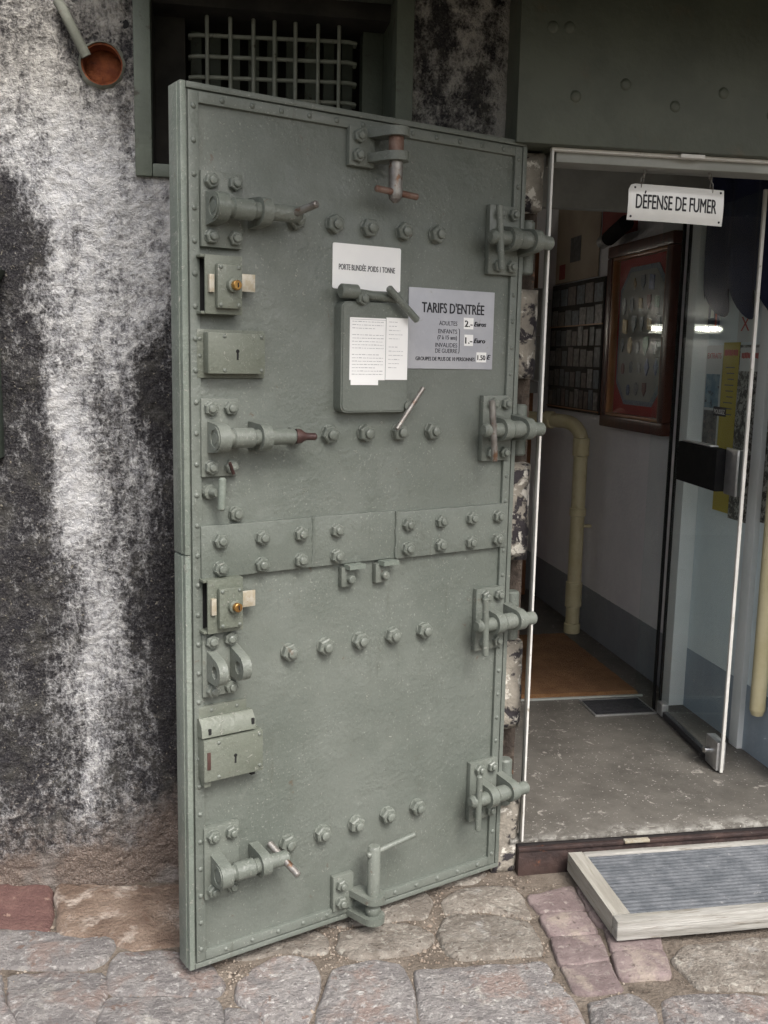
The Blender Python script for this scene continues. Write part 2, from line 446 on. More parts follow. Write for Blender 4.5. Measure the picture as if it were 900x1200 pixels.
class G:
    """collects vertices and faces of one mesh"""

    def __init__(s):
        s.v, s.f = [], []

    def add(s, v, f, M=None):
        b = len(s.v)
        s.v += [tuple(M @ Vector(p)) if M else tuple(p) for p in v]
        s.f += [tuple(i + b for i in q) for q in f]
        return s

    def box(s, x0, x1, y0, y1, z0, z1, b=0.0, M=None):
        bm = bmesh.new()
        bmesh.ops.create_cube(bm, size=1)
        for q in bm.verts:
            q.co = Vector(((x0 + x1) / 2 + q.co.x * (x1 - x0), (y0 + y1) / 2 + q.co.y * (y1 - y0), (z0 + z1) / 2 + q.co.z * (z1 - z0)))
        if b > 0:
            bmesh.ops.bevel(bm, geom=bm.edges[:], offset=min(b, 0.45 * min(x1 - x0, y1 - y0, z1 - z0)), segments=2, affect='EDGES', profile=0.6)
        bm.verts.index_update()
        s.add([q.co.copy() for q in bm.verts], [[q.index for q in f.verts] for f in bm.faces], M)
        bm.free()
        return s

    def lathe(s, p0, d, prof, n=18, start=0.0, M=None):
        """prof: list of (distance along d, radius)"""
        p0, d = Vector(p0), Vector(d).normalized()
        a = d.orthogonal().normalized()
        b = d.cross(a)
        v, f = [], []
        for t, r in prof:
            for k in range(n):
                th = start + 2 * math.pi * k / n
                v.append(p0 + d * t + (a * math.cos(th) + b * math.sin(th)) * max(r, 1e-5))
        for i in range(len(prof) - 1):
            for k in range(n):
                k2 = (k + 1) % n
                f.append((i * n + k, i * n + k2, (i + 1) * n + k2, (i + 1) * n + k))
        f.append(tuple(range(n - 1, -1, -1)))
        f.append(tuple((len(prof) - 1) * n + k for k in range(n)))
        return s.add(v, f, M)

    def rod(s, p0, p1, r, n=16, c=None, M=None):
        p0, p1 = Vector(p0), Vector(p1)
        L = (p1 - p0).length
        c = min(r * 0.35, L * 0.3) if c is None else c
        return s.lathe(p0, p1 - p0, [(0, r - c), (c, r), (L - c, r), (L, r - c)], n, M=M)

    def tube(s, pts, r, n=12):
        pts = [Vector(p) for p in pts]
        v, f = [], []
        up = None
        for i, p in enumerate(pts):
            d = (pts[min(i + 1, len(pts) - 1)] - pts[max(i - 1, 0)]).normalized()
            if up is None:
                up = d.orthogonal().normalized()
            up = (up - d * up.dot(d)).normalized()
            b = d.cross(up)
            rr = r[i] if isinstance(r, (list, tuple)) else r
            for k in range(n):
                th = 2 * math.pi * k / n
                v.append(p + (up * math.cos(th) + b * math.sin(th)) * rr)
        for i in range(len(pts) - 1):
            for k in range(n):
                k2 = (k + 1) % n
                f.append((i * n + k, i * n + k2, (i + 1) * n + k2, (i + 1) * n + k))
        f.append(tuple(range(n - 1, -1, -1)))
        f.append(tuple((len(pts) - 1) * n + k for k in range(n)))
        return s.add(v, f)

    def prism(s, poly, fn, a0, a1):
        """poly of 2d points, fn(p, a) -> 3d point"""
        n = len(poly)
        v = [fn(p, a0) for p in poly] + [fn(p, a1) for p in poly]
        f = [tuple(range(n - 1, -1, -1)), tuple(range(n, 2 * n))]
        for k in range(n):
            k2 = (k + 1) % n
            f.append((k, k2, n + k2, n + k))
        return s.add(v, f)

    def ring(s, outer, inner, fn, a0, a1):
        n = len(outer)
        v = [fn(p, a) for a in (a0, a1) for q in (outer, inner) for p in q]
        f = []
        for k in range(n):
            j = (k + 1) % n
            f += [(k, n + k, n + j, j), (2 * n + k, 2 * n + j, 3 * n + j, 3 * n + k),
                  (k, j, 2 * n + j, 2 * n + k), (n + k, 3 * n + k, 3 * n + j, n + j)]
        return s.add(v, f)

    def mesh(s, name, mat, smooth=True, angle=38):
        me = bpy.data.meshes.new(name)
        me.from_pydata(s.v, [], s.f)
        bm = bmesh.new()
        bm.from_mesh(me)
        bmesh.ops.recalc_face_normals(bm, faces=bm.faces[:])
        bm.to_mesh(me)
        bm.free()
        me.materials.append(MATS[mat])
        if smooth:
            me.shade_smooth()
            me.set_sharp_from_angle(angle=R(angle))
        return me

    def build(s, name, mat, parent=None, loc=None, smooth=True, angle=38):
        return inst(name, s.mesh(name, mat, smooth, angle), parent, loc)


def inst(name, me, parent=None, loc=None, rot=None, scale=None):
    o = bpy.data.objects.new(name, me)
    col.objects.link(o)
    if parent:
        o.parent = parent
    if loc is not None:
        o.location = loc
    if rot is not None:
        o.rotation_euler = rot
    if scale is not None:
        o.scale = scale
    return o


def tag(o, label, cat, group=None):
    o['label'] = label
    o['category'] = cat
    if group:
        o['group'] = group
    return o


def structure(o):
    o['kind'] = 'structure'
    return o


def thing(name, label, cat, loc=(0, 0, 0), rz=0.0, group=None):
    o = bpy.data.objects.new(name, None)
    o.empty_display_size = 0.1
    col.objects.link(o)
    o.location = loc
    o.rotation_euler = (0, 0, rz)
    return tag(o, label, cat, group)


def text_mesh(txt, size, mat, width=None, bold=0.0, align='LEFT', shear=0.0):
    cu = bpy.data.curves.new('lettering', 'FONT')
    cu.body = txt
    cu.size = size
    cu.shear = shear
    cu.extrude = 0.0002
    cu.resolution_u = 3
    cu.align_x = 'LEFT'
    o = bpy.data.objects.new('lettering', cu)
    col.objects.link(o)
    dg = bpy.context.evaluated_depsgraph_get()
    dg.update()
    me = bpy.data.meshes.new_from_object(o.evaluated_get(dg))
    bpy.data.objects.remove(o)
    bpy.data.curves.remove(cu)
    xs = [v.co.x for v in me.vertices] or [0, 1]
    x0, x1 = min(xs), max(xs)
    sx = (width / (x1 - x0)) if width else 1.0
    sh = {'LEFT': 0, 'CENTER': -0.5, 'RIGHT': -1.0}[align] * (x1 - x0) * sx
    for v in me.vertices:
        v.co.x = (v.co.x - x0) * sx + sh
    if bold:                                # heavier strokes: the same letters again, a hair to each side
        vs = [tuple(v.co) for v in me.vertices]
        fs = [tuple(p.vertices) for p in me.polygons]
        n = len(vs)
        nv = [(x + dx, y + dy, z + dz) for dx, dy, dz in ((0, 0, 0), (-bold, bold * 0.5, 0.00004), (bold, -bold * 0.5, 0.00008)) for x, y, z in vs]
        nf = [tuple(i + k * n for i in f) for k in range(3) for f in fs]
        me = bpy.data.meshes.new('lettering')
        me.from_pydata(nv, [], nf)
    me.materials.clear()
    me.materials.append(MATS[mat])
    return me


def write(parent, txt, x, y, z, size, mat='ink', width=None, bold=0.0, align='LEFT', rot=(math.pi / 2, 0, 0), shear=0.0, name='lettering'):
    return inst(name, text_mesh(txt, size, mat, width, bold, align, shear), parent, (x, y, z), rot)


def fract(p, octs=4):
    return noise.fractal(Vector(p), 0.9, 2.0, octs)


# ---------------------------------------------------------------- ground and paving
g = G()
xs = [-400, -60, -12, -4] + [-2 + 0.05 * i for i in range(101)] + [5, 12, 60, 400]
ys = [-400, -60, -12, -4, -1, 0.4] + [1.0 + 0.05 * i for i in range(40)] + [3.1, 6, 20, 400]
for y in ys:
    for x in xs:
        near = -2 <= x <= 3 and 1.0 <= y <= 2.95
        g.v.append((x, y, -0.0115 + (0.004 * fract((x * 5, y * 5, 0)) if near else 0)))
nx = len(xs)
for j in range(len(ys) - 1):
    for i in range(nx - 1):
        g.f.append((j * nx + i, j * nx + i + 1, (j + 1) * nx + i + 1, (j + 1) * nx + i))
ground = structure(g.build('ground', 'dirt'))

# unseen bank added behind the viewer to block low sky light
mk('blocker_turf', (0.045, 0.06, 0.022), (0.085, 0.09, 0.04), 2.5, 0.95, (30, 0.03), ((0.12, 0.10, 0.06), 6, 0.58, 0.7))
g = G()
bx_ = [-40 + 2.0 * i for i in range(41)]
by_ = [(-3.2, -0.3), (-3.8, 0.3), (-4.6, 0.9), (-5.6, 1.6), (-6.6, 2.0), (-8.0, 2.3), (-12, 2.4), (-30, 2.4), (-31, -0.5)]
for y, z in by_:
    for x in bx_:
        k = fract((x * 0.35, y * 0.35, 2.0), 4)
        g.v.append((x, y + 0.5 * k, z + (0.35 * k if z > 0 else 0)))
for j in range(len(by_) - 1):
    for i in range(len(bx_) - 1):
        a = j * len(bx_) + i
        g.f.append((a, a + 1, a + len(bx_) + 1, a + len(bx_)))
structure(g.build('sky_block_bank', 'blocker_turf', angle=80))

pavement = bpy.data.objects.new('pavement', None)
col.objects.link(pavement)
structure(pavement)


def chaikin(p, n=2, q=0.22):
    for _ in range(n):
        o = []
        for i in range(len(p)):
            a, b = p[i], p[(i + 1) % len(p)]
            o += [((1 - q) * a[0] + q * b[0], (1 - q) * a[1] + q * b[1]), (q * a[0] + (1 - q) * b[0], q * a[1] + (1 - q) * b[1])]
        p = o
    return p


def stone(name, poly, mat, top, rough=0.006, edge=0.02, round_=2, tilt=(0, 0), dense=True, dome=0.006, grow=0.004):
    # densify, round the corners, wobble the outline, then rings towards the middle
    q = []
    for i in range(len(poly)):
        a, b = Vector(poly[i]), Vector(poly[(i + 1) % len(poly)])
        k = max(1, int((b - a).length / (0.035 if dense else 0.12)))
        q += [tuple(a.lerp(b, t / k)) for t in range(k)]
    q = chaikin(q, round_)
    mx_, my_ = sum(p[0] for p in q) / len(q), sum(p[1] for p in q) / len(q)
    q = [(p[0] + grow * (p[0] - mx_) / (math.hypot(p[0] - mx_, p[1] - my_) + 1e-6), p[1] + grow * (p[1] - my_) / (math.hypot(p[0] - mx_, p[1] - my_) + 1e-6)) for p in q]
    if not dense:
        q = q[::2]
    cx = sum(p[0] for p in q) / len(q)
    cy = sum(p[1] for p in q) / len(q)
    prof = [(1.0, -0.045, 0.0), (1.0, -edge, 0.0), (0.0, -edge * 0.45, 0.35), (0.0, -edge * 0.12, 0.75), (0.0, 0.0, 1.3)] if dense else [(1.0, -0.04, 0), (1.0, -edge, 0), (0, 0, 1.2)]
    inner = [0.80, 0.60, 0.40, 0.2] if dense else [0.5]
    g = G()
    rings = []
    for sc_, dz, ins in prof:
        rings.append([(p, dz, ins * edge) for p in q])
    n = len(q)
    mean_r = sum(math.hypot(p[0] - cx, p[1] - cy) for p in q) / n

    def put(px, py, dz, r01):
        wob = 0.007 * noise.noise(Vector((px * 17, py * 17, 3.3))) + 0.0015 * noise.noise(Vector((px * 55, py * 55, 1.3)))
        zz = top + dz + dome * (1 - r01 * r01) + tilt[0] * (px - cx) + tilt[1] * (py - cy)
        if dz > -0.03:
            zz += rough * fract((px * 9, py * 9, 1.7), 5) + rough * 0.5 * noise.noise(Vector((px * 45, py * 45, 0.3)))
        g.v.append((px + wob, py + wob, zz))
    for ring in rings:
        for p, dz, ins in ring:
            d = math.hypot(p[0] - cx, p[1] - cy) or 1
            k = max(0.3, 1 - ins / d)
            put(cx + (p[0] - cx) * k, cy + (p[1] - cy) * k, dz, 1.0)
    k0 = 1 - 1.3 * edge / mean_r
    for s_ in inner:
        for p in q:
            put(cx + (p[0] - cx) * k0 * s_, cy + (p[1] - cy) * k0 * s_, 0.0, s_)
    put(cx, cy, 0.0, 0.0)
    nr = len(rings) + len(inner)
    for i in range(nr - 1):
        for k in range(n):
            k2 = (k + 1) % n
            g.f.append((i * n + k, i * n + k2, (i + 1) * n + k2, (i + 1) * n + k))
    for k in range(n):
        g.f.append(((nr - 1) * n + k, (nr - 1) * n + (k + 1) % n, nr * n))
    return g.build(name, mat, pavement, angle=60)


STONES = [
    ('g1', [(-0.825, 2.561), (-0.557, 2.508), (-0.273, 2.437), (-0.257, 2.404), (-0.273, 2.333), (-0.312, 2.303), (-0.524, 2.340), (-0.774, 2.387)]),
    ('g2', [(-0.502, 2.310), (-0.398, 2.305), (-0.267, 2.279), (-0.256, 2.224), (-0.273, 2.100), (-0.275, 2.015), (-0.410, 2.035), (-0.474, 2.205)]),
    ('g3', [(-0.765, 2.358), (-0.520, 2.319), (-0.490, 2.207), (-0.435, 2.094), (-0.428, 2.038), (-0.683, 2.075)]),
    ('g4', [(-0.256, 2.334), (-0.236, 2.364), (-0.102, 2.352), (-0.005, 2.280), (0.019, 2.191), (0.005, 2.158), (-0.125, 2.173), (-0.245, 2.197), (-0.258, 2.244)]),
    ('g5', [(-0.257, 2.180), (-0.125, 2.164), (0.004, 2.138), (0.014, 2.088), (0.007, 1.933), (-0.248, 1.971), (-0.260, 2.112)]),
    ('g6', [(0.049, 2.187), (0.100, 2.255), (0.154, 2.283), (0.241, 2.263), (0.256, 2.204), (0.237, 2.118), (0.199, 2.016), (0.173, 1.919), (0.107, 1.929), (0.107, 2.071), (0.054, 2.122)]),
    ('g7', [(0.022, 2.108), (0.092, 2.088), (0.102, 2.054), (0.094, 1.920), (0.019, 1.931)]),
    ('g8', [(0.292, 2.220), (0.398, 2.233), (0.462, 2.203), (0.466, 2.134), (0.457, 2.039), (0.428, 1.871), (0.198, 1.905), (0.238, 2.070)]),
    ('g9', [(0.493, 2.191), (0.652, 2.186), (0.823, 2.173), (0.839, 2.080), (0.835, 1.923), (0.820, 1.813), (0.447, 1.868), (0.471, 2.036)]),
    ('g10', [(0.583, 2.327), (0.618, 2.396), (0.712, 2.404), (0.843, 2.343), (0.830, 2.205), (0.626, 2.215), (0.584, 2.251)]),
    ('g11', [(0.631, 2.489), (0.683, 2.531), (0.759, 2.549), (0.848, 2.527), (0.863, 2.456), (0.851, 2.367), (0.717, 2.424), (0.623, 2.416)]),
    ('g12', [(0.330, 2.379), (0.425, 2.398), (0.494, 2.392), (0.567, 2.346), (0.565, 2.299), (0.514, 2.261), (0.357, 2.254), (0.308, 2.297)]),
    ('g13', [(1.150, 2.133), (1.209, 2.181), (1.414, 2.187), (1.635, 2.163), (1.495, 1.959), (1.170, 2.015)]),
    ('g14', [(0.875, 2.003), (0.988, 2.015), (1.025, 1.962), (0.959, 1.793), (0.831, 1.812)]),
    ('g15', [(1.059, 1.989), (1.165, 1.993), (1.481, 1.938), (1.343, 1.736), (0.978, 1.790)]),
    ('p1', [(0.876, 2.473), (1.025, 2.503), (1.015, 2.383), (0.880, 2.380)]),
    ('p2', [(0.879, 2.372), (1.014, 2.374), (1.003, 2.268), (0.873, 2.271)]),
    ('p3', [(0.873, 2.263), (1.003, 2.260), (0.987, 2.149), (0.859, 2.153)]),
    ('p4', [(0.858, 2.146), (0.986, 2.142), (0.970, 2.030), (0.853, 2.037)]),
    ('p5', [(1.037, 2.304), (1.176, 2.284), (1.143, 2.175), (1.010, 2.186)]),
    ('p6', [(1.009, 2.179), (1.142, 2.167), (1.117, 2.067), (0.989, 2.078)]),
    ('p7', [(1.037, 2.507), (1.154, 2.510), (1.138, 2.383), (1.024, 2.381)]),
    ('p8', [(1.023, 2.373), (1.137, 2.374), (1.149, 2.296), (1.020, 2.298)]),
    ('h1', [(0.03, 2.30), (0.09, 2.285), (0.15, 2.305), (0.28, 2.285), (0.29, 2.37), (0.20, 2.45), (0.03, 2.42)]),
    ('h2', [(0.26, 2.42), (0.33, 2.405), (0.57, 2.41), (0.61, 2.50), (0.56, 2.62), (0.36, 2.62), (0.25, 2.50)]),
    ('h3', [(0.63, 2.57), (0.75, 2.565), (0.80, 2.62), (0.62, 2.63)]),
    ('c1', [(-0.949, 2.763), (-0.595, 2.700), (-0.447, 2.666), (-0.422, 2.472), (-0.551, 2.478), (-0.879, 2.540)]),
    ('c2', [(-0.438, 2.665), (-0.264, 2.636), (0.20, 2.60), (0.20, 2.44), (-0.058, 2.385), (-0.219, 2.363), (-0.286, 2.410), (-0.402, 2.449)]),
]
MATOF = {'g4': 'cobble', 'g10': 'cobble_brown', 'g11': 'cobble_brown', 'g12': 'cobble_brown', 'g13': 'cobble_brown', 'c1': 'red_stone', 'c2': 'rust_stone'}
for key, poly in STONES:
    if key[0] == 'h':
        stone('cobblestone', poly, 'cobble_brown', -0.004, 0.006, 0.009, 1, dome=0.002)
    elif key[0] == 'g':
        stone('cobblestone', poly, MATOF.get(key, 'cobble'), 0.0 + rnd.uniform(-0.004, 0.003), 0.007, 0.011, 1, dome=0.003, grow=0.008)
    elif key[0] == 'p':
        stone('paving_brick', poly, 'pink_brick', 0.001 + rnd.uniform(-0.003, 0.002), 0.004, 0.006, 1, dome=0.001, grow=0.005)
    else:
        stone('kerb_stone', poly, MATOF[key], 0.012, 0.007, 0.014, 1, tilt=(0.0, 0.14), dome=0.003)
# the same paving carried on beyond the picture
rows = [(1.62, 1.80), (1.42, 1.60), (1.22, 1.40), (1.0, 1.2)]
for ya, yb in rows:
    x = -1.6 + rnd.uniform(0, 0.1)
    while x < 3.0:
        w = rnd.uniform(0.17, 0.34)
        j = lambda: rnd.uniform(-0.012, 0.012)
        stone('cobblestone', [(x + j(), ya + j()), (x + w + j(), ya + j()), (x + w + j(), yb + j()), (x + j(), yb + j())], rnd.choice(['cobble', 'cobble', 'cobble_brown']), rnd.uniform(-0.004, 0.003), 0.006, 0.016, 1, dense=False)
        x += w + 0.012
for ya, yb in [(1.84, 2.02), (2.04, 2.24), (2.26, 2.46)]:
    for xa, xb in [(-1.5, -0.90), (1.7, 2.8)]:
        x = xa
        while x + 0.15 < xb:
            w = min(rnd.uniform(0.17, 0.3), xb - x)
            stone('cobblestone', [(x, ya), (x + w, ya), (x + w, yb), (x, yb)], rnd.choice(['cobble', 'cobble_brown']), rnd.uniform(-0.004, 0.003), 0.006, 0.016, 1, dense=False)
            x += w + 0.012

# loose grit lying in the joints
g = G()
for i in range(3200):
    x, y = rnd.uniform(-0.75, 1.0), rnd.uniform(1.85, 2.62)
    if i % 3 == 0:
        x, y = rnd.uniform(0.0, 0.85), rnd.uniform(2.2, 2.5)
    r = rnd.uniform(0.0014, 0.0042) * (1.9 if rnd.random() < 0.05 else 1)
    z = -0.0105 + 0.004 * fract((x * 5, y * 5, 0))
    a = rnd.uniform(0, 6.28)
    pts = [(x + r * rnd.uniform(.7, 1.3) * math.cos(a + k * 1.57), y + r * rnd.uniform(.7, 1.3) * math.sin(a + k * 1.57), z + r * 0.2) for k in range(4)]
    g.add(pts + [(x, y, z + r * 1.2), (x, y, z - r)], [(0, 1, 4), (1, 2, 4), (2, 3, 4), (3, 0, 4), (1, 0, 5), (2, 1, 5), (3, 2, 5), (0, 3, 5)])
grit = g.build('grit', 'pebble', smooth=False)
grit['kind'] = 'stuff'
tag(grit, 'sandy grit and pebbles lying in the paving joints', 'grit')

# ---------------------------------------------------------------- bunker front
W = 2.68
WIN = (-0.165, 0.505, 1.972, 2.50)      # window opening x0 x1 z0 z1
DOORW = (0.80, 2.02, -0.2, 2.06)        # doorway opening
HOLE = (-0.262, 2.210, 0.052)


def interp(tab, z):
    if z >= tab[0][0]:
        return tab[0][1:]
    for a, b in zip(tab, tab[1:]):
        if z >= b[0]:
            t = (z - b[0]) / (a[0] - b[0])
            return tuple(b[i] + (a[i] - b[i]) * t for i in range(1, len(a)))
    return tab[-1][1:]


#        z     left  right edge of the lime run, strength, base left of it, base right of it, white core
LIME = [(2.50, -0.90, -0.10, 0.52, 0.40, 0.50, 0.0),
        (2.25, -0.58, -0.08, 0.66, 0.42, 0.56, 0.0),
        (2.08, -0.50, -0.06, 0.74, 0.46, 0.62, 0.0),
        (1.95, -0.47, -0.06, 0.78, 0.34, 0.62, 0.0),
        (1.85, -0.44, -0.08, 0.78, 0.20, 0.55, 0.0),
        (1.65, -0.44, -0.12, 0.74, 0.16, 0.42, 0.10),
        (1.45, -0.41, -0.18, 0.64, 0.17, 0.10, 0.16),
        (1.32, -0.40, -0.18, 0.56, 0.22, 0.05, 0.42),
        (1.18, -0.44, -0.15, 0.54, 0.18, 0.12, 0.66),
        (1.00, -0.44, -0.16, 0.48, 0.13, 0.10, 0.50),
        (0.80, -0.42, -0.18, 0.45, 0.14, 0.06, 0.60),
        (0.55, -0.42, -0.16, 0.40, 0.16, 0.08, 0.42),
        (0.30, -0.42, -0.18, 0.38, 0.24, 0.16, 0.26),
        (0.00, -0.42, -0.18, 0.38, 0.30, 0.28, 0.10)]


def sm(a, b, t):
    t = max(0.0, min(1.0, (t - a) / (b - a)))
    return t * t * (3 - 2 * t)


def wall_attr(x, z):
    n1 = noise.noise(Vector((x * 7, 0, z * 4)))
    n2 = noise.noise(Vector((x * 16, 5, z * 7)))
    l, r, s, bl, br, core = interp(LIME, z)
    xx = x + 0.035 * n1 + 0.018 * n2
    inside = sm(l - 0.09, l + 0.07, xx) * (1 - sm(r - 0.07, r + 0.06, xx))
    lime = inside * s + (1 - inside) * (bl if xx < (l + r) / 2 else br)
    cx = -0.335 + 0.02 * math.sin(z * 3)
    st = noise.noise(Vector((x * 22, 9, z * 2.2)))
    lime += core * math.exp(-((xx - cx) / 0.042) ** 2) * (0.75 + 0.5 * noise.noise(Vector((x * 6, 3, z * 5))))
    lime += 0.12 * n1 + 0.16 * st * inside + 0.10 * n2
    tan = sm(1.95, 2.25, z) * 0.7
    lime -= sm(1.95, 2.3, z) * (0.10 + 0.30 * max(0, noise.noise(Vector((x * 9, 4, z * 6))) + 0.15))
    if x > 0.40:                          # between window and lintel: black with grey flakes
        lime = 0.50 + 0.75 * n2 + 0.35 * noise.noise(Vector((x * 38, 2, z * 34))) + 0.5 * sm(0.74, 0.80, x)
        tan = 0.6
    if x <= 0.40:
        lime += 0.10 * sm(1.5, 1.9, z) + 0.05
    # smooth dark patch low on the left shoulder of the run
    d = math.hypot((x + 0.53) / 0.12, (z - 1.78) / 0.17)
    lime -= 0.35 * (1 - sm(0.7, 1.2, d + 0.3 * n2))
    sand = sm(0.42, 0.06, z + 0.09 * n1 + 0.05 * n2) * (0.45 + 0.4 * sm(-0.45, -0.15, x)) + 0.45 * sm(0.13, 0.06, z + 0.03 * n2)
    return max(0, min(1.3, lime)), max(0, min(1, sand)), tan


def wall_y(x, z):
    y = W - 0.016 * fract((x * 3.2, 0.4, z * 2.6), 4) - 0.007 * fract((x * 16, 1.4, z * 13), 4)
    y -= 0.0045 * noise.noise(Vector((x * 58, 2, z * 58))) + 0.0028 * noise.noise(Vector((x * 115, 7, z * 115)))
    y += 0.022 * sm(0.25, 0.02, z)      # drawn in a little above the kerb stones
    return y


xs = [-3.0, -2.4, -1.9, -1.5, -1.2, -1.0] + [-0.86 + 0.0060 * i for i in range(280)]
xs = [x for x in xs if x < DOORW[0] - 0.004] + [DOORW[0], 0.95, 1.2, 1.6, 1.9, DOORW[1], 2.3, 2.8, 3.4]
zs = [-0.06 + 0.0060 * i for i in range(440)]
zs = [z for z in zs if z < 2.56] + [2.62, 2.75, 2.9, 3.1]
g = G()
att = []
for z in zs:
    for x in xs:
        fade = 0.0 if (x > 0.8) else 1.0
        g.v.append((x, wall_y(x, z) * fade + (1 - fade) * (W + 0.03), z))
        att.append(wall_attr(x, z))
nx = len(xs)
for j in range(len(zs) - 1):
    for i in range(nx - 1):
        mx, mz = (xs[i] + xs[i + 1]) / 2, (zs[j] + zs[j + 1]) / 2
        if WIN[0] < mx < WIN[1] and WIN[2] < mz < WIN[3]:
            continue
        if DOORW[0] < mx < DOORW[1] and mz < DOORW[3]:
            continue
        if math.hypot(mx - HOLE[0], mz - HOLE[1]) < HOLE[2]:
            continue
        g.f.append((j * nx + i, j * nx + i + 1, (j + 1) * nx + i + 1, (j + 1) * nx + i))
me = bpy.data.meshes.new('bunker_wall')
me.from_pydata(g.v, [], g.f)
me.materials.append(MATS['rough_cast'])
for k, nm in enumerate(('lime', 'sand', 'tan')):
    a = me.attributes.new(nm, 'FLOAT', 'POINT')
    a.data.foreach_set('value', [t[k] for t in att])
me.shade_smooth()
bunker = inst('bunker_wall', me)
tag(bunker, 'rough tarred bunker wall streaked with white lime, behind the steel door', 'wall')
G().lathe((-0.207, wall_y(-0.207, 2.312) + 0.01, 2.312), (0, -1, 0), [(0, 0.0115), (0.0115, 0.0115), (0.012, 0.011)], 14).build('hole_disc', 'keyhole', bunker)  # black disc standing proud, painting the dark of a small hole
# thickness of the wall behind: back slab pieces and opening reveals
g = G()
g.box(-3.0, WIN[0] - 0.02, W + 0.05, W + 0.75, -0.05, 3.1)
g.box(WIN[1] + 0.02, DOORW[0] - 0.03, W + 0.05, W + 0.45, -0.05, 3.1)
g.box(WIN[0] - 0.02, WIN[1] + 0.02, W + 0.05, W + 0.45, -0.05, WIN[2] - 0.02)
g.box(WIN[0] - 0.02, WIN[1] + 0.02, W + 0.05, W + 0.45, WIN[3], 3.1)
g.box(DOORW[0] - 0.03, 3.4, W + 0.05, W + 0.28, 2.20, 3.1)
g.box(2.02, 3.4, W + 0.05, W + 0.4, -0.05, 2.20)
g.build('wall_core', 'dark_inside', bunker, smooth=False)

# overhanging rock above the entrance
g = G()
xs = [-3.0 + 0.10 * i for i in range(66)]
prof = []
for i in range(9):
    prof.append((W + 0.02 - 0.085 * i, 0))
nu = 30
for i, x in enumerate(xs):
    depth = 0.12 + 1.30 * sm(-0.40, 0.36, x) - 0.35 * sm(0.9, 1.7, x)
    zl = 2.46 + 0.035 * sm(0.2, -0.5, x)
    for k in range(nu):
        t = k / (nu - 1)
        if t < 0.6:
            y, z = W + 0.02 - depth * (t / 0.6), zl
        else:
            y, z = W + 0.02 - depth + 0.15 * ((t - 0.6) / 0.4) ** 2, zl + 1.0 * (t - 0.6) / 0.4
        q = 0.035 * fract((x * 3, y * 4, z * 3), 4) + 0.012 * fract((x * 13, y * 13, z * 13), 3)
        g.v.append((x, y - q * (1 if t > 0.02 else 0), z + q * 0.8 + 0.02))
for i in range(len(xs) - 1):
    for k in range(nu - 1):
        g.f.append((i * nu + k, (i + 1) * nu + k, (i + 1) * nu + k + 1, i * nu + k + 1))
mk('rock', (0.06, 0.052, 0.047), (0.13, 0.12, 0.105), 8, 0.95, (60, 0.012), ((0.20, 0.19, 0.17), 18, 0.58, 0.68))
rock = g.build('rock_overhang', 'rock', angle=70)
tag(rock, 'dark overhanging rock ledge above the lintel and window', 'rock ledge')

# ---------------------------------------------------------------- window with grille
win = thing('window', 'green steel framed barred window high behind the open door', 'window', (0.17, W, 1.95))
o3 = (-0.17, -W, -1.95)


def wpart(g, name, mat, **kw):
    return g.build(name, mat, win, o3, **kw)


x0, x1, z0, z1 = WIN
fr = wpart(G().box(x0 - 0.02, x0 + 0.022, W - 0.022, W + 0.05, z0 - 0.026, 2.50, 0.003), 'frame', 'window_paint')
wpart(G().box(x1 - 0.024, x1 + 0.022, W - 0.022, W + 0.05, z0 - 0.026, 2.50, 0.003), 'frame', 'window_paint')
wpart(G().box(x0 + 0.0225, x1 - 0.0245, W - 0.0205, W + 0.05, z0 - 0.026, z0 + 0.006, 0.003), 'sill', 'window_paint')
wpart(G().box(x0 + 0.0225, x1 - 0.0245, W - 0.0205, W + 0.05, 2.425, 2.50, 0.003), 'frame', 'window_paint')
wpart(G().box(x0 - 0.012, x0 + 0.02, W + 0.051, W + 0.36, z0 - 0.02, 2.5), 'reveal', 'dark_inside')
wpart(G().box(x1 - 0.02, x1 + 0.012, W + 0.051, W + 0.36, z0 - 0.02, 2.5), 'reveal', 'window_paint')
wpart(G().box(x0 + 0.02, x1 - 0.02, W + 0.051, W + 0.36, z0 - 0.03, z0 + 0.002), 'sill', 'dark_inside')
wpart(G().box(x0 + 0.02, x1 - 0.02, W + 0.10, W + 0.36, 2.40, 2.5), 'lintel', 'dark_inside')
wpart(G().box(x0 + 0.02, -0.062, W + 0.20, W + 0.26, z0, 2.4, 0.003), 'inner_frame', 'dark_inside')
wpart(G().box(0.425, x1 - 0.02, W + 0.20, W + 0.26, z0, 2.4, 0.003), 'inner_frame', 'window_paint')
# louvre boards far in the dark opening
for i in range(9):
    wpart(G().box(-0.05 + i * 0.054, -0.02 + i * 0.054, W + 0.31, W + 0.33, z0, 2.4), 'louvre', 'window_paint')
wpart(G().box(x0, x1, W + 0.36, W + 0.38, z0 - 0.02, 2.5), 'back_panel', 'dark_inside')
gy = W + 0.17
for px in (-0.004, 0.058, 0.120, 0.177, 0.234, 0.296, 0.354):
    wpart(G().rod((px, gy - 0.004, z0 + 0.003), (px, gy - 0.004, 2.40), 0.0056, 10), 'bar', 'grille_paint')
for i in range(8):
    z = 2.35 - i * 0.0535
    a, b, c = -0.05, 0.402, 0.022
    pts = [(a, gy + 0.03, z - 0.002), (a, gy + 0.012, z), (a + c, gy + 0.006, z + 0.001), (b - c, gy + 0.006, z + 0.012), (b, gy + 0.012, z + 0.011), (b, gy + 0.03, z + 0.008)]
    wpart(G().tube(pts, 0.0056, 10), 'bar', 'grille_paint')

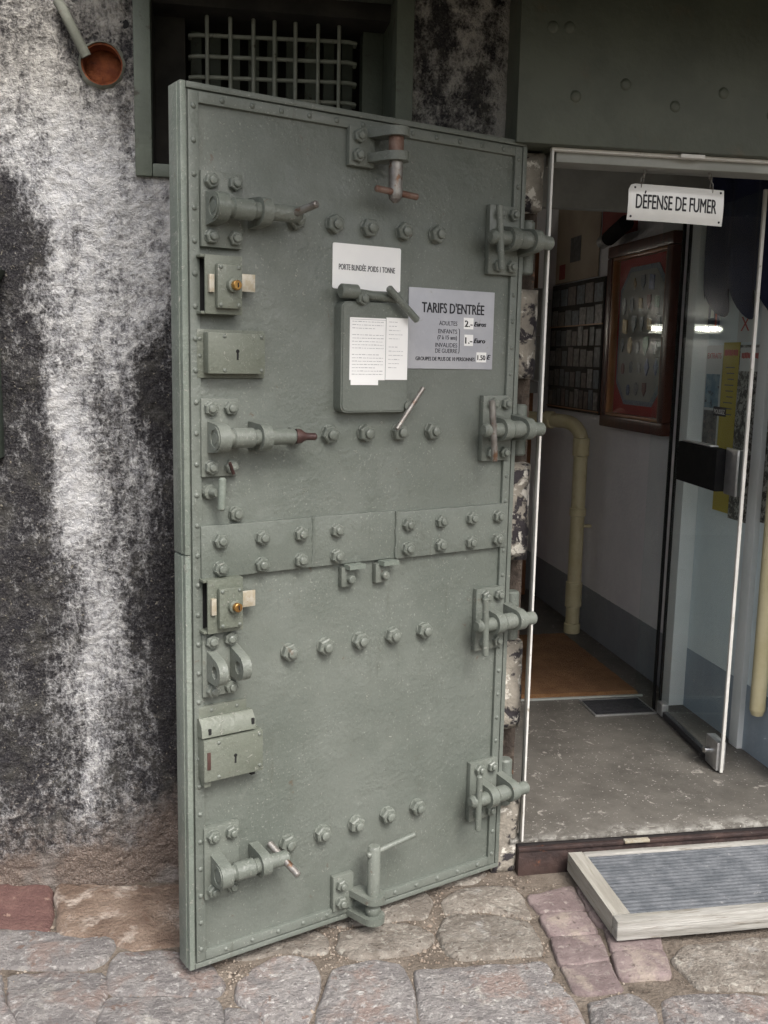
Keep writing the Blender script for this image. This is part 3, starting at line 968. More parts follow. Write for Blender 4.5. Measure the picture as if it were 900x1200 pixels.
# ---------------------------------------------------------------- lintel plate
lint = thing('lintel_plate', 'painted green steel lintel plate with round rivets above the glass entrance', 'lintel', (1.4, 2.60, 2.07))
lo3 = (-1.4, -2.60, -2.07)
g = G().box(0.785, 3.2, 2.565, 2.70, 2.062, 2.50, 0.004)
g.build('plate', 'lintel_paint_shaded', lint, lo3)
rv = G().lathe((0, 0, 0), (0, -1, 0), [(-0.004, 0.016), (0.0, 0.0155), (0.0025, 0.013), (0.004, 0.008), (0.0045, 0.001)], 16).mesh('rivet', 'lintel_paint_shaded')
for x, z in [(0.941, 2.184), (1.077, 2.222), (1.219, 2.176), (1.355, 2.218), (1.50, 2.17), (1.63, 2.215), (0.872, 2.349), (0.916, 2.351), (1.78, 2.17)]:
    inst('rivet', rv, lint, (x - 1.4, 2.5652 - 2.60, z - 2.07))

# pipe stub, socket and little things on the wall
rod = G().tube([(-0.362, W - 0.015, 2.345), (-0.352, W - 0.03, 2.33), (-0.318, W - 0.032, 2.262), (-0.297, W - 0.024, 2.222)], 0.0125, 14).build('conduit_pipe', 'grey_pipe')
tag(rod, 'short grey conduit pipe slanting down the wall into the rusty socket', 'pipe')
sock = thing('pipe_socket', 'round rusty orange pipe socket set into the lime-streaked wall', 'pipe socket', (HOLE[0], W, HOLE[1]))
n = 28
circ = lambda r, wob: [((r + wob * noise.noise(Vector((math.cos(k * 6.283 / n) * 2, math.sin(k * 6.283 / n) * 2, r * 90)))) * math.cos(k * 6.283 / n), (r + wob * noise.noise(Vector((math.cos(k * 6.283 / n) * 2, math.sin(k * 6.283 / n) * 2, r * 90)))) * math.sin(k * 6.283 / n)) for k in range(n)]
G().ring(circ(0.0585, 0.006), circ(0.051, 0.002), lambda p, a: (p[0], a - 0.01 * (math.hypot(*p) < 0.055), p[1]), -0.004, 0.05).build('collar', 'grey_pipe', sock)
G().ring(circ(0.0515, 0.0015), circ(0.047, 0.001), lambda p, a: (p[0], a, p[1]), -0.008, 0.08).build('pipe_wall', 'rust_core', sock)
G().lathe((0, 0.044, 0), (0, -1, 0), [(0, 0.05), (0.004, 0.045), (0.007, 0.02), (0.008, 0.001)], 24).build('plug', 'rust_core', sock)
sh = thing('steel_shutter', 'dark green steel shutter edge beside the lime streak', 'shutter', (-0.75, W, 1.2))
so = (0.75, -W, -1.2)
G().box(-1.2, -0.534, W - 0.05, W + 0.03, 1.225, 1.665, 0.004).build('leaf', 'shutter', sh, so)
G().prism([(-1.2, 1.67), (-0.530, 1.67), (-0.512, 1.70), (-1.2, 1.71)], lambda p, a: (p[0], a, p[1]), W - 0.06, W + 0.03).build('top_flange', 'shutter', sh, so)

# ---------------------------------------------------------------- doorway: jamb, threshold, frame
jamb = thing('door_jamb', 'narrow weathered stone door jamb between steel door and white frame', 'door jamb', (0.85, 2.7, 0))
jo = (-0.85, -2.7, 0)
G().box(0.80, 0.898, 2.71, 3.0, -0.02, 2.06).build('backing', 'jamb_dark', jamb, jo, smooth=False)


def rough_block(x0, x1, y0, y1, z0, z1, amp, seed):
    g = G()
    nxx, nz = 7, max(4, int((z1 - z0) / 0.02))
    for j in range(nz + 1):
        for i in range(nxx + 1):
            x = x0 + (x1 - x0) * i / nxx
            z = z0 + (z1 - z0) * j / nz
            e = 0.012 if i in (0, nxx) or j in (0, nz) else 0
            q = amp * fract((x * 14, seed, z * 14), 4)
            g.v.append((x + amp * 0.4 * noise.noise(Vector((seed, z * 25, x))), y0 + e - q, z + amp * 0.4 * noise.noise(Vector((x * 25, z, seed)))))
    for j in range(nz):
        for i in range(nxx):
            a = j * (nxx + 1) + i
            g.f.append((a, a + 1, a + nxx + 2, a + nxx + 1))
    border = [i for i in range(nxx + 1)] + [j * (nxx + 1) + nxx for j in range(1, nz + 1)] + [nz * (nxx + 1) + i for i in range(nxx - 1, -1, -1)] + [j * (nxx + 1) for j in range(nz - 1, 0, -1)]
    b = len(g.v)
    for i in border:
        v = g.v[i]
        g.v.append((v[0], y1, v[2]))
    m = len(border)
    for k in range(m):
        g.f.append((border[k], border[(k + 1) % m], b + (k + 1) % m, b + k))
    return g


for k, (za, zb) in enumerate([(1.905, 2.056), (1.452, 1.695), (0.935, 1.212), (0.425, 0.690)]):
    rough_block(0.802, 0.893, 2.645, 2.75, za, zb, 0.008, 3.1 * k).build('jamb_block', 'jamb_stone', jamb, jo, angle=60)
rough_block(0.812, 0.893, 2.615, 2.75, -0.02, 0.205, 0.008, 17).build('foot_block', 'jamb_stone', jamb, jo, angle=60)

thr = thing('threshold', 'rust-brown steel door sill step below the entrance floor', 'threshold', (1.4, 2.62, 0))
to = (-1.4, -2.62, 0)
G().box(0.888, 2.1, 2.596, 2.66, -0.02, 0.066, 0.002).build('riser', 'threshold_rust', thr, to)
G().box(0.886, 2.1, 2.590, 2.604, 0.0662, 0.078, 0.002).build('lip', 'threshold_rust', thr, to)
G().box(0.888, 2.1, 2.612, 2.66, 0.0665, 0.084).build('groove', 'groove', thr, to)
G().box(1.215, 1.295, 2.582, 2.60, 0.074, 0.082, 0.002).build('strike_plate', 'latch_plate', thr, to)

fl = G()
fl.box(0.862, 2.02, 2.606, 6.4, 0.0845, 0.0975, 0.004)
structure(fl.build('entrance_floor', 'concrete_floor'))
structure(G().box(0.80, 2.02, 2.96, 6.4, -0.05, 0.0840).build('floor_base', 'dark_inside', smooth=False))

frm = thing('entrance_frame', 'thin white metal frame lining the entrance opening', 'door frame', (1.4, 2.62, 0.098))
fo = (-1.4, -2.62, -0.098)
Mx = Matrix.Identity(4)
G().box(0.893, 0.899, 2.592, 2.610, 0.098, 2.052, 0.0012).build('stile', 'white_frame', frm, fo)
G().box(0.8992, 0.903, 2.604, 2.640, 0.098, 2.040, 0.001).build('stop', 'grey_frame', frm, fo)
G().box(0.893, 2.02, 2.592, 2.612, 2.0525, 2.061, 0.0015).build('head_rail', 'white_frame', frm, fo)
G().box(0.9125, 2.02, 2.6125, 2.70, 2.028, 2.060, 0.002).build('head_board', 'grey_frame', frm, fo)
G().box(1.25, 1.32, 2.575, 2.591, 2.050, 2.060, 0.002).build('closer_plate', 'white_frame', frm, fo)

# ---------------------------------------------------------------- corridor behind the glass door
cw = G().box(1.93, 2.05, 2.70, 6.4, -0.05, 2.75, 0.0).build('corridor_wall', 'corridor_paint', smooth=False)
tag(cw, 'pale lilac corridor wall with blue-grey dado, behind the glass door', 'wall')
G().box(1.9275, 1.9302, 2.705, 3.629, 0.346, 2.7).build('lightened_panel', 'vestibule_paint_lit', cw)
G().box(1.9265, 1.9302, 2.705, 3.629, 0.0985, 0.3455).build('dado', 'dado_paint', cw)
G().box(1.905, 1.9302, 3.165, 3.225, 0.098, 2.7, 0.004).build('pilaster', 'post_white', cw)
G().box(1.862, 1.9302, 3.63, 3.715, 0.098, 2.7, 0.004).build('pilaster', 'post_white', cw)
lw = G().box(0.76, 0.888, 3.02, 3.9, -0.05, 2.75).build('corridor_wall', 'corridor_paint', smooth=False)
tag(lw, 'shaded corridor wall just inside the entrance, behind the white frame', 'wall')
bw = G().box(-1.6, 2.05, 6.4, 6.5, -0.05, 2.75).build('back_wall', 'corridor_paint', smooth=False)
tag(bw, 'dim far end wall of the corridor', 'wall')
rw = G().box(-1.7, -1.6, 3.0, 6.5, -0.05, 2.75).build('side_wall', 'corridor_paint', smooth=False)
tag(rw, 'wall of the side room opening off the corridor', 'wall')
rf = G().box(-1.6, 0.862, 3.9, 6.4, 0.05, 0.0965).build('side_room_floor', 'concrete_floor', smooth=False)
structure(rf)
fwl = G().box(-1.6, 0.76, 3.80, 3.895, -0.05, 2.75).build('room_partition', 'corridor_paint', smooth=False)
tag(fwl, 'partition wall between the bunker front and the side room', 'wall')
ceil = structure(G().box(-1.7, 2.1, 2.71, 6.5, 2.62, 2.75).build('ceiling', 'in_ceiling', smooth=False))
bm1 = G().box(1.86, 1.93, 3.72, 6.4, 2.50, 2.62, 0.004).build('ceiling_beam', 'in_ceiling')
tag(bm1, 'painted beam along the top of the corridor wall', 'beam')
# ---------------------------------------------------------------- the armoured door
DOOR_LOC, DOOR_RZ = Vector((-0.062, 2.216, 0.0)), R(23.2)
DM = Matrix.Translation(DOOR_LOC) @ Matrix.Rotation(DOOR_RZ, 4, 'Z')
door = thing('armoured_door', 'heavy grey-green riveted steel door swung open against the bunker wall', 'door', DOOR_LOC, DOOR_RZ)
DW, Z0, Z1 = 0.963, 0.025, 2.070
SEAM = 1.05

slab = G().box(0.004, DW - 0.004, 0.004, 0.058, Z0 + 0.004, Z1 - 0.004, 0.002)
slab.build('panel', 'paint', door)
# angle iron round the edge: left side in two lengths with a joint, top, right, bottom
for za, zb in [(Z0, SEAM - 0.001), (SEAM + 0.001, Z1)]:
    G().box(0.0, 0.0135, -0.004, 0.062, za, zb, 0.003).build('edge_angle', 'paint_edge', door)
    G().box(-0.0025, 0.0, 0.010, 0.056, za + 0.002, zb - 0.002, 0.001).build('edge_plate', 'paint_edge', door)
G().box(0.0140, DW, -0.004, 0.062, Z1 - 0.0135, Z1, 0.003).build('edge_angle', 'paint', door)
G().box(0.0140, DW, -0.004, 0.062, Z0, Z0 + 0.0135, 0.003).build('edge_angle', 'paint', door)
G().box(DW - 0.0135, DW + 0.0005, -0.0045, 0.0625, Z0 + 0.0138, Z1 - 0.0138, 0.003).build('edge_angle', 'paint', door)
# riveted border strips
SW0, SW1 = 0.0175, 0.041
rivet_me = G().lathe((0, 0, 0), (0, -1, 0), [(-0.002, 0.0066), (0.0012, 0.0062), (0.0034, 0.0042), (0.0042, 0.0006)], 10).mesh('rivet', 'paint')
strips = []
s = G().box(SW0, SW1, -0.0055, 0.006, Z0 + SW0, Z1 - SW0, 0.0018).build('border_strip', 'paint', door)
strips.append((s, [((SW0 + SW1) / 2, Z0 + 0.05 + 0.0695 * i) for i in range(29)]))
s = G().box(DW - SW1, DW - SW0, -0.0055, 0.006, Z0 + SW0, Z1 - SW0, 0.0018).build('border_strip', 'paint', door)
strips.append((s, [(DW - (SW0 + SW1) / 2, Z0 + 0.05 + 0.0695 * i) for i in range(29)]))
for zz in (Z0, Z1):
    sg = 1 if zz == Z0 else -1
    za, zb = sorted((zz + sg * SW0, zz + sg * SW1))
    s = G().box(SW1 + 0.0003, DW - SW1 - 0.0003, -0.0052, 0.006, za, zb, 0.0018).build('border_strip', 'paint', door)
    strips.append((s, [(0.095 + 0.0715 * i, (za + zb) / 2) for i in range(12)]))
for s, pts in strips:
    for u, z in pts:
        inst('rivet', rivet_me, s, (u, -0.0052, z))


def nut_mesh(name, r, h, stud_r, stud_h, mat='paint_hw', washer=True):
    g = G()
    if washer:
        g.lathe((0, 0, 0), (0, -1, 0), [(-0.001, r * 1.0), (0.0025, r * 1.0), (0.003, r * 0.96)], 20)
    g.lathe((0, -0.0028, 0), (0, -1, 0), [(0, r), (h * 0.8, r), (h, r * 0.84)], 6)
    g.lathe((0, -h - 0.002, 0), (0, -1, 0), [(0, stud_r), (stud_h - 0.002, stud_r), (stud_h, stud_r * 0.75), (stud_h + 0.0005, stud_r * 0.3)], 14)
    return g.mesh(name, mat, angle=30)


big_nut = nut_mesh('nut', 0.0225, 0.017, 0.0115, 0.011)
mid_nut = nut_mesh('nut', 0.0178, 0.013, 0.0092, 0.008)
small_nut = nut_mesh('nut', 0.0165, 0.012, 0.0088, 0.008)
screw_me = G().lathe((0, 0, 0), (0, -1, 0), [(-0.001, 0.0048), (0.001, 0.0045), (0.0024, 0.003), (0.0028, 0.0005)], 12).mesh('screw', 'paint_hw')


def nut(me, parent, u, y, z):
    return inst('nut', me, parent, (u, y, z), (rnd.uniform(-0.05, 0.05), rnd.uniform(0, 1.05), rnd.uniform(-0.05, 0.05)))


for z, us in [(1.813, (0.287, 0.390, 0.487, 0.588, 0.688)), (1.320, (0.285, 0.384, 0.486, 0.588, 0.690)),
              (0.789, (0.277, 0.378, 0.480, 0.581, 0.681)), (0.290, (0.275, 0.375, 0.477, 0.576, 0.674))]:
    for u in us:
        nut(big_nut, door, u - 0.010, 0.003, z - 0.004)

# middle band: three plates
b1 = G().box(0.036, 0.3255, -0.011, 0.005, 0.993, 1.116, 0.003).build('band_plate', 'paint', door)
b2 = G().box(0.3257, 0.5693, -0.008, 0.005, 0.992, 1.1165, 0.003).build('band_plate', 'paint', door)
b3 = G().box(0.5695, 0.939, -0.011, 0.005, 0.990, 1.112, 0.003).build('band_plate', 'paint', door)
for u, par in ((0.3256, b2), (0.5694, b2)):
    g = G()
    pts = [(u + 0.0012 * math.sin(k * 5.1), -0.0105, 0.994 + 0.0101 * k) for k in range(13)]
    g.tube(pts, [0.0035 + 0.001 * math.sin(k * 3.7) for k in range(13)], 8)
    g.build('weld_bead', 'paint', par)
for u in (0.087, 0.193, 0.296, 0.398, 0.609, 0.714, 0.816, 0.920):
    par = b1 if u < 0.32 else b2 if u < 0.5 else b3
    for z in (1.081, 1.0165):
        nut(mid_nut, par, u - 0.006 - 0.012 * (u > 0.9), -0.0105 if par is not b2 else -0.0075, z - 0.002)


def hull(pts):
    pts = sorted(set((round(p[0], 6), round(p[1], 6)) for p in pts))

    def half(ps):
        h = []
        for p in ps:
            while len(h) > 1 and (h[-1][0] - h[-2][0]) * (p[1] - h[-2][1]) - (h[-1][1] - h[-2][1]) * (p[0] - h[-2][0]) <= 0:
                h.pop()
            h.append(p)
        return h[:-1]
    return half(pts) + half(pts[::-1])


def lug(g, fn, a0, a1, c, r, base, hole=None, n=28):
    """ear: circle r at c joined to base points, extruded from a0 to a1"""
    H = hull([(c[0] + r * math.cos(k * 6.28318 / 24), c[1] + r * math.sin(k * 6.28318 / 24)) for k in range(24)] + base)
    if hole is None:
        return g.prism(H, fn, a0, a1)
    outer, inner = [], []
    for k in range(n):
        th = k * 6.28318 / n
        d = (math.cos(th), math.sin(th))
        best = r
        for i in range(len(H)):
            p, q = H[i], H[(i + 1) % len(H)]
            ex, ey = q[0] - p[0], q[1] - p[1]
            den = d[0] * ey - d[1] * ex
            if abs(den) < 1e-9:
                continue
            t = ((p[0] - c[0]) * ey - (p[1] - c[1]) * ex) / den
            w = ((p[0] - c[0]) * d[1] - (p[1] - c[1]) * d[0]) / den
            if t > 0 and -1e-6 <= w <= 1 + 1e-6:
                best = t
        outer.append((c[0] + d[0] * best, c[1] + d[1] * best))
        inner.append((c[0] + d[0] * hole, c[1] + d[1] * hole))
    return g.ring(outer, inner, fn, a0, a1)


ax_u = lambda p, a: (a, p[0], p[1])         # 2d = (y, z), extruded along u
ax_z = lambda p, a: (p[0], p[1], a)         # 2d = (u, y), extruded along z
PT = 0.013                                  # plate thickness
OFF = 0.056


def plate(u0, u1, z0, z1, nuts, label=None, me=None):
    p = G().box(u0, u1, -PT, 0.004, z0, z1, 0.003).build('bolt_bracket', 'paint_hw', door)
    for u, z in nuts:
        nut(me or small_nut, p, u, -PT + 0.001, z)
    if label:
        p['label'] = label
    return p


# three slide bolts on the free edge
for kind, zc, (u0, u1, z0, z1) in [('top', 1.812, (0.042, 0.140, 1.732, 1.892)), ('mid', 1.318, (0.038, 0.128, 1.228, 1.404)), ('low', 0.281, (0.036, 0.126, 0.203, 0.386))]:
    p = plate(u0, u1, z0, z1, [(u0 + 0.022, z1 - 0.022), (u1 - 0.020, z1 - 0.022), (u0 + 0.022, z0 + 0.022), (u1 - 0.020, z0 + 0.022)])
    base = [(-PT * 0.5, zc - 0.036), (-PT * 0.5, zc + 0.036)]
    g = G()
    lug(g, ax_u, 0.052, 0.080, (-OFF, zc), 0.031, base)
    lug(g, ax_u, 0.158, 0.182, (-OFF, zc), 0.030, [(-0.001, zc - 0.033), (-0.001, zc + 0.033)])
    g.build('lug', 'paint_hw', p, angle=30)
    g = G().ring([(0.0265 * math.cos(k * 0.2618), 0.0265 * math.sin(k * 0.2618)) for k in range(24)], [(0.0195 * math.cos(k * 0.2618), 0.0195 * math.sin(k * 0.2618)) for k in range(24)], lambda q, a: (a, -OFF + q[0], zc + q[1]), 0.0495, 0.053)
    g.build('bush', 'paint_hw', p)
    if kind == 'top':
        G().rod((0.0505, -OFF, zc), (0.262, -OFF, zc + 0.001), 0.0182, 20).build('pin', 'paint_hw', p)
        G().rod((0.240, -OFF - 0.008, zc + 0.001), (0.262, -OFF - 0.075, zc + 0.017), 0.0085, 14).build('handle', 'worn_steel', p)
    elif kind == 'mid':
        G().rod((0.0505, -OFF, zc), (0.252, -OFF, zc), 0.0182, 20).build('pin', 'paint_hw', p)
        g = G().lathe((0.2525, -OFF, zc), (1, -0.25, -0.03), [(0, 0.0178), (0.012, 0.0165), (0.020, 0.011), (0.026, 0.0085), (0.046, 0.0085), (0.05, 0.005)], 18)
        g.build('handle', 'dark_rust', p)
        G().lathe((0.104, -0.038, 1.236), (-0.3, -0.2, 0.6), [(0, 0.004), (0.03, 0.004)], 8).build('split_pin', 'dark_rust', p)
    else:
        G().rod((0.0505, -OFF, zc), (0.240, -OFF, zc), 0.0182, 20).build('pin', 'paint_hw', p)
        G().rod((0.205, -OFF + 0.040, zc + 0.028), (0.240, -OFF - 0.052, zc - 0.026), 0.0088, 14).build('handle', 'worn_steel', p)
    G().rod((0.088, -OFF, zc), (0.150, -OFF, zc), 0.0225, 20).build('sleeve', 'paint_hw', p)

# four clamp bolts on the hinge edge
for k, zc in enumerate((1.811, 1.320, 0.791, 0.287)):
    u0, u1 = 0.838, 0.936
    p = plate(u0, u1, zc - 0.088, zc + 0.088, [(u0 + 0.030, zc + 0.066), (u1 - 0.022, zc + 0.066), (u1 - 0.022, zc - 0.066), (u0 + 0.030, zc - 0.066)])
    g = G()
    for a in (0.862, 0.938):
        lug(g, ax_u, a, a + 0.026, (-0.060, zc), 0.029, [(-0.004, zc - 0.036), (-0.004, zc + 0.036)])
    g.build('lug', 'paint_hw', p, angle=30)
    G().rod((0.803, -0.060, zc), (1.012, -0.060, zc - 0.002), 0.0185, 20, 0.007).build('pin', 'paint_hw', p)
    G().rod((0.8885, -0.060, zc), (0.937, -0.060, zc), 0.0225, 20).build('sleeve', 'paint_hw', p)
    t = [0.010, 0.012, 0.004, 0.0][k]
    G().rod((0.824 - t * 0.5, -0.072, zc + 0.079), (0.824 + t, -0.072, zc - 0.083), 0.0088, 14).build('handle', 'worn_steel' if k == 1 else 'paint_hw', p)
    # hinge barrel between door edge and jamb
    h = G().rod((0.990, 0.016, zc - 0.080), (0.990, 0.016, zc + 0.062), 0.021, 18, 0.005).build('hinge', 'paint', door)
    G().lathe((0.990, 0.016, zc - 0.012), (0, 0, 1), [(0, 0.0225), (0.004, 0.0235), (0.020, 0.0235), (0.024, 0.0225)], 18).build('knuckle', 'paint', h)
    G().box(0.950, 0.992, 0.006, 0.028, zc - 0.05, zc + 0.03, 0.003).build('leaf', 'paint', h)
    G().box(0.992, 1.012, 0.030, 0.058, zc - 0.075, zc - 0.045, 0.003).build('leaf', 'paint', h)

# vertical bolt at the top
p = plate(0.412, 0.482, 1.945, 2.034, [(0.436, 2.012), (0.434, 1.968)], 'top bolt bracket with bare rusty pin')
g = G()
for za in (2.012, 1.957):
    lug(g, ax_z, za, za + 0.020, (0.510, -0.062), 0.031, [(0.458, -0.004), (0.500, -0.004)])
g.build('lug', 'paint_hw', p, angle=30)
G().lathe((0.510, -0.062, 2.036), (0, 0, -1), [(0, 0.015), (0.003, 0.018), (0.058, 0.018)], 20).build('pin', 'rusty_pin', p)
G().lathe((0.510, -0.062, 1.9565), (0, 0, -1), [(0, 0.0172), (0.055, 0.0168), (0.072, 0.0175), (0.085, 0.015), (0.094, 0.004)], 20).build('pin', 'worn_steel', p)
G().rod((0.452, -0.066, 1.890), (0.572, -0.066, 1.882), 0.0078, 14).build('handle', 'rusty_pin', p)

# vertical bolt at the foot
p = plate(0.394, 0.456, 0.060, 0.158, [(0.417, 0.134), (0.417, 0.084)], 'foot bolt bracket with raised pin')
g = G()
for za in (0.092, 0.034):
    lug(g, ax_z, za, za + 0.018, (0.487, -0.062), 0.031, [(0.440, -0.004), (0.482, -0.004)])
g.build('lug', 'paint_hw', p, angle=30)
G().lathe((0.487, -0.062, 0.040), (0, 0, 1), [(0, 0.017), (0.200, 0.017), (0.205, 0.014)], 20).build('pin', 'paint_hw', p)
G().rod((0.464, -0.064, 0.224), (0.610, -0.072, 0.250), 0.0078, 14).build('handle', 'paint_hw', p)
G().lathe((0.4865, -0.062, 0.056), (0, 0, 1), [(0, 0.0175), (0.004, 0.020), (0.016, 0.020), (0.02, 0.0175)], 20).build('collar', 'paint_hw', p)


# two cylinder locks in open sided housings
def cyl_lock(zc, dz, hw):
    u0, u1 = 0.040, 0.128
    za, zb = zc - 0.064, zc + 0.062
    g = G()
    g.box(u0, u1, -0.036, -0.030, za, zb, 0.002)
    g.box(u0 - 0.008, u1, -0.0302, 0.004, za, za + 0.006, 0.001)
    g.box(u0 - 0.008, u1, -0.0302, 0.004, zb - 0.006, zb, 0.001)
    g.box(u1 - 0.006, u1, -0.0302, 0.004, za + 0.006, zb - 0.006, 0.001)
    p = g.build('lock_housing', 'paint_olive', door)
    G().box(0.030, u1 - 0.01, 0.0005, 0.0035, za + 0.007, zb - 0.007).build('cavity_shade', 'keyhole', p)  # black sheet painting the shade inside the open housing
    c = G().box(0.062, 0.120, -0.052, -0.0362, zc - 0.052, zc + 0.044, 0.006).build('cover', 'paint_olive', p)
    for u, z in ((0.070, zc + 0.036), (0.112, zc + 0.036), (0.070, zc - 0.044), (0.112, zc - 0.044)):
        inst('screw', screw_me, c, (u, -0.0518, z))
    cy = G().lathe((0.097, -0.0515, zc + dz), (0.12, -1, 0), [(0, 0.0155), (0.010, 0.0155), (0.0115, 0.0135)], 20).build('cylinder', 'paint_olive', p)
    G().lathe((0.0985, -0.0632, zc + dz), (0.12, -1, 0), [(0, 0.0105), (0.010, 0.0105), (0.0115, 0.009)], 18).build('core', 'brass', cy)
    G().box(0.0990, 0.1012, -0.0762, -0.0745, zc + dz - 0.005, zc + dz + 0.005).build('key_slot', 'keyhole', cy)
    G().box(0.046, 0.0575, -0.046, -0.0358, zc - 0.018, zc + 0.020, 0.001).build('keeper', 'latch_plate', p)
    lp = G().box(0.1285, 0.162, -0.030, -0.0265, zc - 0.012, zc + 0.026, 0.0008).build('latch_plate', 'latch_plate', p)
    G().box(0.129, 0.145, -0.0264, 0.004, zc - 0.008, zc + 0.022).build('stem', 'paint_olive', lp)


cyl_lock(1.652, -0.002, 1)
cyl_lock(0.933, 0.0, 1)


def keyhole(p, u, y, z):
    g = G().lathe((u, y + 0.001, z + 0.006), (0, -1, 0), [(0, 0.0042), (0.0016, 0.0042)], 14)
    g.box(u - 0.0022, u + 0.0022, y - 0.0006, y + 0.001, z - 0.013, z + 0.006)
    g.build('keyhole', 'keyhole', p)


# rim lock case
p = G().box(0.032, 0.196, -0.007, 0.004, 1.449, 1.556, 0.002).build('lock_case', 'paint_olive', door)
c = G().box(0.046, 0.184, -0.036, -0.0072, 1.459, 1.549, 0.003).build('cover', 'paint_olive', p)
for u, z in ((0.085, 1.541), (0.175, 1.541), (0.085, 1.467), (0.175, 1.467)):
    inst('screw', screw_me, c, (u, -0.0358, z))
for z in (1.535, 1.498):
    inst('screw', screw_me, p, (0.0385, -0.0068, z))
keyhole(c, 0.116, -0.0362, 1.503)

# lock case with sloped hood
p = G().box(0.028, 0.150, -0.006, 0.004, 0.655, 0.688, 0.002).build('lock_case', 'paint_olive', door)
inst('screw', screw_me, p, (0.060, -0.0058, 0.676))
inst('screw', screw_me, p, (0.125, -0.0058, 0.676))
h = G().prism([(0.003, 0.662), (-0.016, 0.664), (-0.032, 0.648), (-0.036, 0.622), (0.003, 0.617)], ax_u, 0.024, 0.160).build('hood', 'paint_olive', p)
G().box(0.040, 0.047, -0.0366, -0.030, 0.628, 0.642, 0.001).build('slot', 'keyhole', h)
G().box(0.150, 0.157, -0.0366, -0.030, 0.634, 0.648, 0.001).build('slot', 'keyhole', h)
c = G().box(0.026, 0.177, -0.041, 0.003, 0.515, 0.6165, 0.003).build('cover', 'paint_olive', p)
for u, z in ((0.063, 0.607), (0.168, 0.607), (0.063, 0.524), (0.168, 0.530)):
    inst('screw', screw_me, c, (u, -0.0408, z))
keyhole(c, 0.105, -0.0412, 0.562)
G().box(0.0335, 0.0425, -0.0422, -0.0405, 0.545, 0.588, 0.0008).build('bolt_slot', 'dark_rust', c)
G().box(0.030, 0.048, -0.030, 0.003, 0.498, 0.5145, 0.003).build('stop', 'paint_olive', p)
G().box(0.150, 0.162, -0.030, 0.003, 0.503, 0.5145, 0.003).build('stop', 'keyhole', p)

# padlock eyes
p = plate(0.036, 0.122, 0.712, 0.862, [(0.058, 0.846), (0.104, 0.848), (0.060, 0.728), (0.106, 0.730)], 'bracket with two empty round eyes')
g = G()
lug(g, ax_u, 0.046, 0.068, (-0.058, 0.783), 0.030, [(-0.004, 0.752), (-0.004, 0.826)], 0.0155)
lug(g, ax_u, 0.104, 0.126, (-0.058, 0.787), 0.030, [(-0.004, 0.754), (-0.004, 0.830)], 0.0155)
g.build('eye', 'paint_hw', p, angle=30)

# little turn handle and single bolt
p = G().lathe((0.058, 0.004, 1.193), (0.3, -1, 0), [(0, 0.017), (0.012, 0.017), (0.014, 0.010), (0.036, 0.009)], 16).build('turn_handle', 'paint_hw', door)
G().rod((0.078, -0.036, 1.228), (0.075, -0.036, 1.153), 0.009, 12, 0.004).build('grip', 'paint_edge', p)
nut(mid_nut, door, 0.126, 0.003, 1.137)

# two clips below the band
for u in (0.426, 0.527):
    p = G().box(u - 0.020, u + 0.018, -0.014, 0.004, 0.934, 0.984, 0.002).build('clip', 'paint_hw', door)
    G().prism([(u - 0.008, -0.034), (u + 0.040, -0.030), (u + 0.036, -0.009), (u - 0.012, -0.009)], ax_z, 0.980, 0.9915).build('tab', 'paint_edge', p)
    G().lathe((u + 0.004, -0.0135, 0.953), (0.1, -1, 0), [(0, 0.0105), (0.012, 0.0105), (0.014, 0.008)], 14).build('bolt', 'paint_hw', p)

# small hatch with its hinge bar and latch
p0, p1, q0, q1 = 0.386, 0.578, 1.369, 1.632


def round_rect(a0, a1, b0, b1, r, n=5):
    o = []
    for cx, cy, s0 in ((a1 - r, b1 - r, 0), (a0 + r, b1 - r, 1), (a0 + r, b0 + r, 2), (a1 - r, b0 + r, 3)):
        for k in range(n + 1):
            th = (s0 + k / n) * math.pi / 2
            o.append((cx + r * math.cos(th), cy + r * math.sin(th)))
    return o


g = G().prism(round_rect(p0, p1, q0, q1, 0.016), lambda p, a: (p[0], a, p[1]), 0.004, -0.030)
hatch = g.build('hatch', 'paint', door)
G().prism(round_rect(p0 + 0.004, p1 - 0.004, q0 + 0.004, q1 - 0.004, 0.014), lambda p, a: (p[0], a, p[1]), -0.0299, -0.0325).build('hatch_face', 'paint', hatch)
hb = G().rod((0.385, -0.030, 1.655), (0.545, -0.030, 1.643), 0.011, 14).build('hinge_bar', 'paint_hw', hatch)
G().lathe((0.382, -0.03, 1.655), (1, 0, 0), [(0, 0.014), (0.003, 0.017), (0.045, 0.017), (0.048, 0.014)], 16).build('knuckle', 'paint_hw', hb)
nut(small_nut, hatch, 0.440, -0.032, 1.640)
G().rod((0.500, -0.055, 1.668), (0.585, -0.060, 1.592), 0.0088, 12).build('lever', 'paint_hw', hatch)
G().rod((0.535, -0.001, 1.648), (0.512, -0.052, 1.657), 0.0085, 12).build('lever_post', 'paint_hw', hatch)
lt = G().lathe((0.585, 0.003, 1.384), (-0.12, -1, 0), [(0, 0.019), (0.022, 0.019), (0.025, 0.012), (0.044, 0.012)], 16).build('latch', 'paint_hw', hatch)
G().rod((0.540, -0.044, 1.326), (0.618, -0.046, 1.430), 0.0062, 12).build('latch_handle', 'worn_steel', lt)

# ---------------------------------------------------------------- signs fixed on the door


def on_door(name, label, cat, u, y, z):
    return thing(name, label, cat, DM @ Vector((u, y, z)), DOOR_RZ)


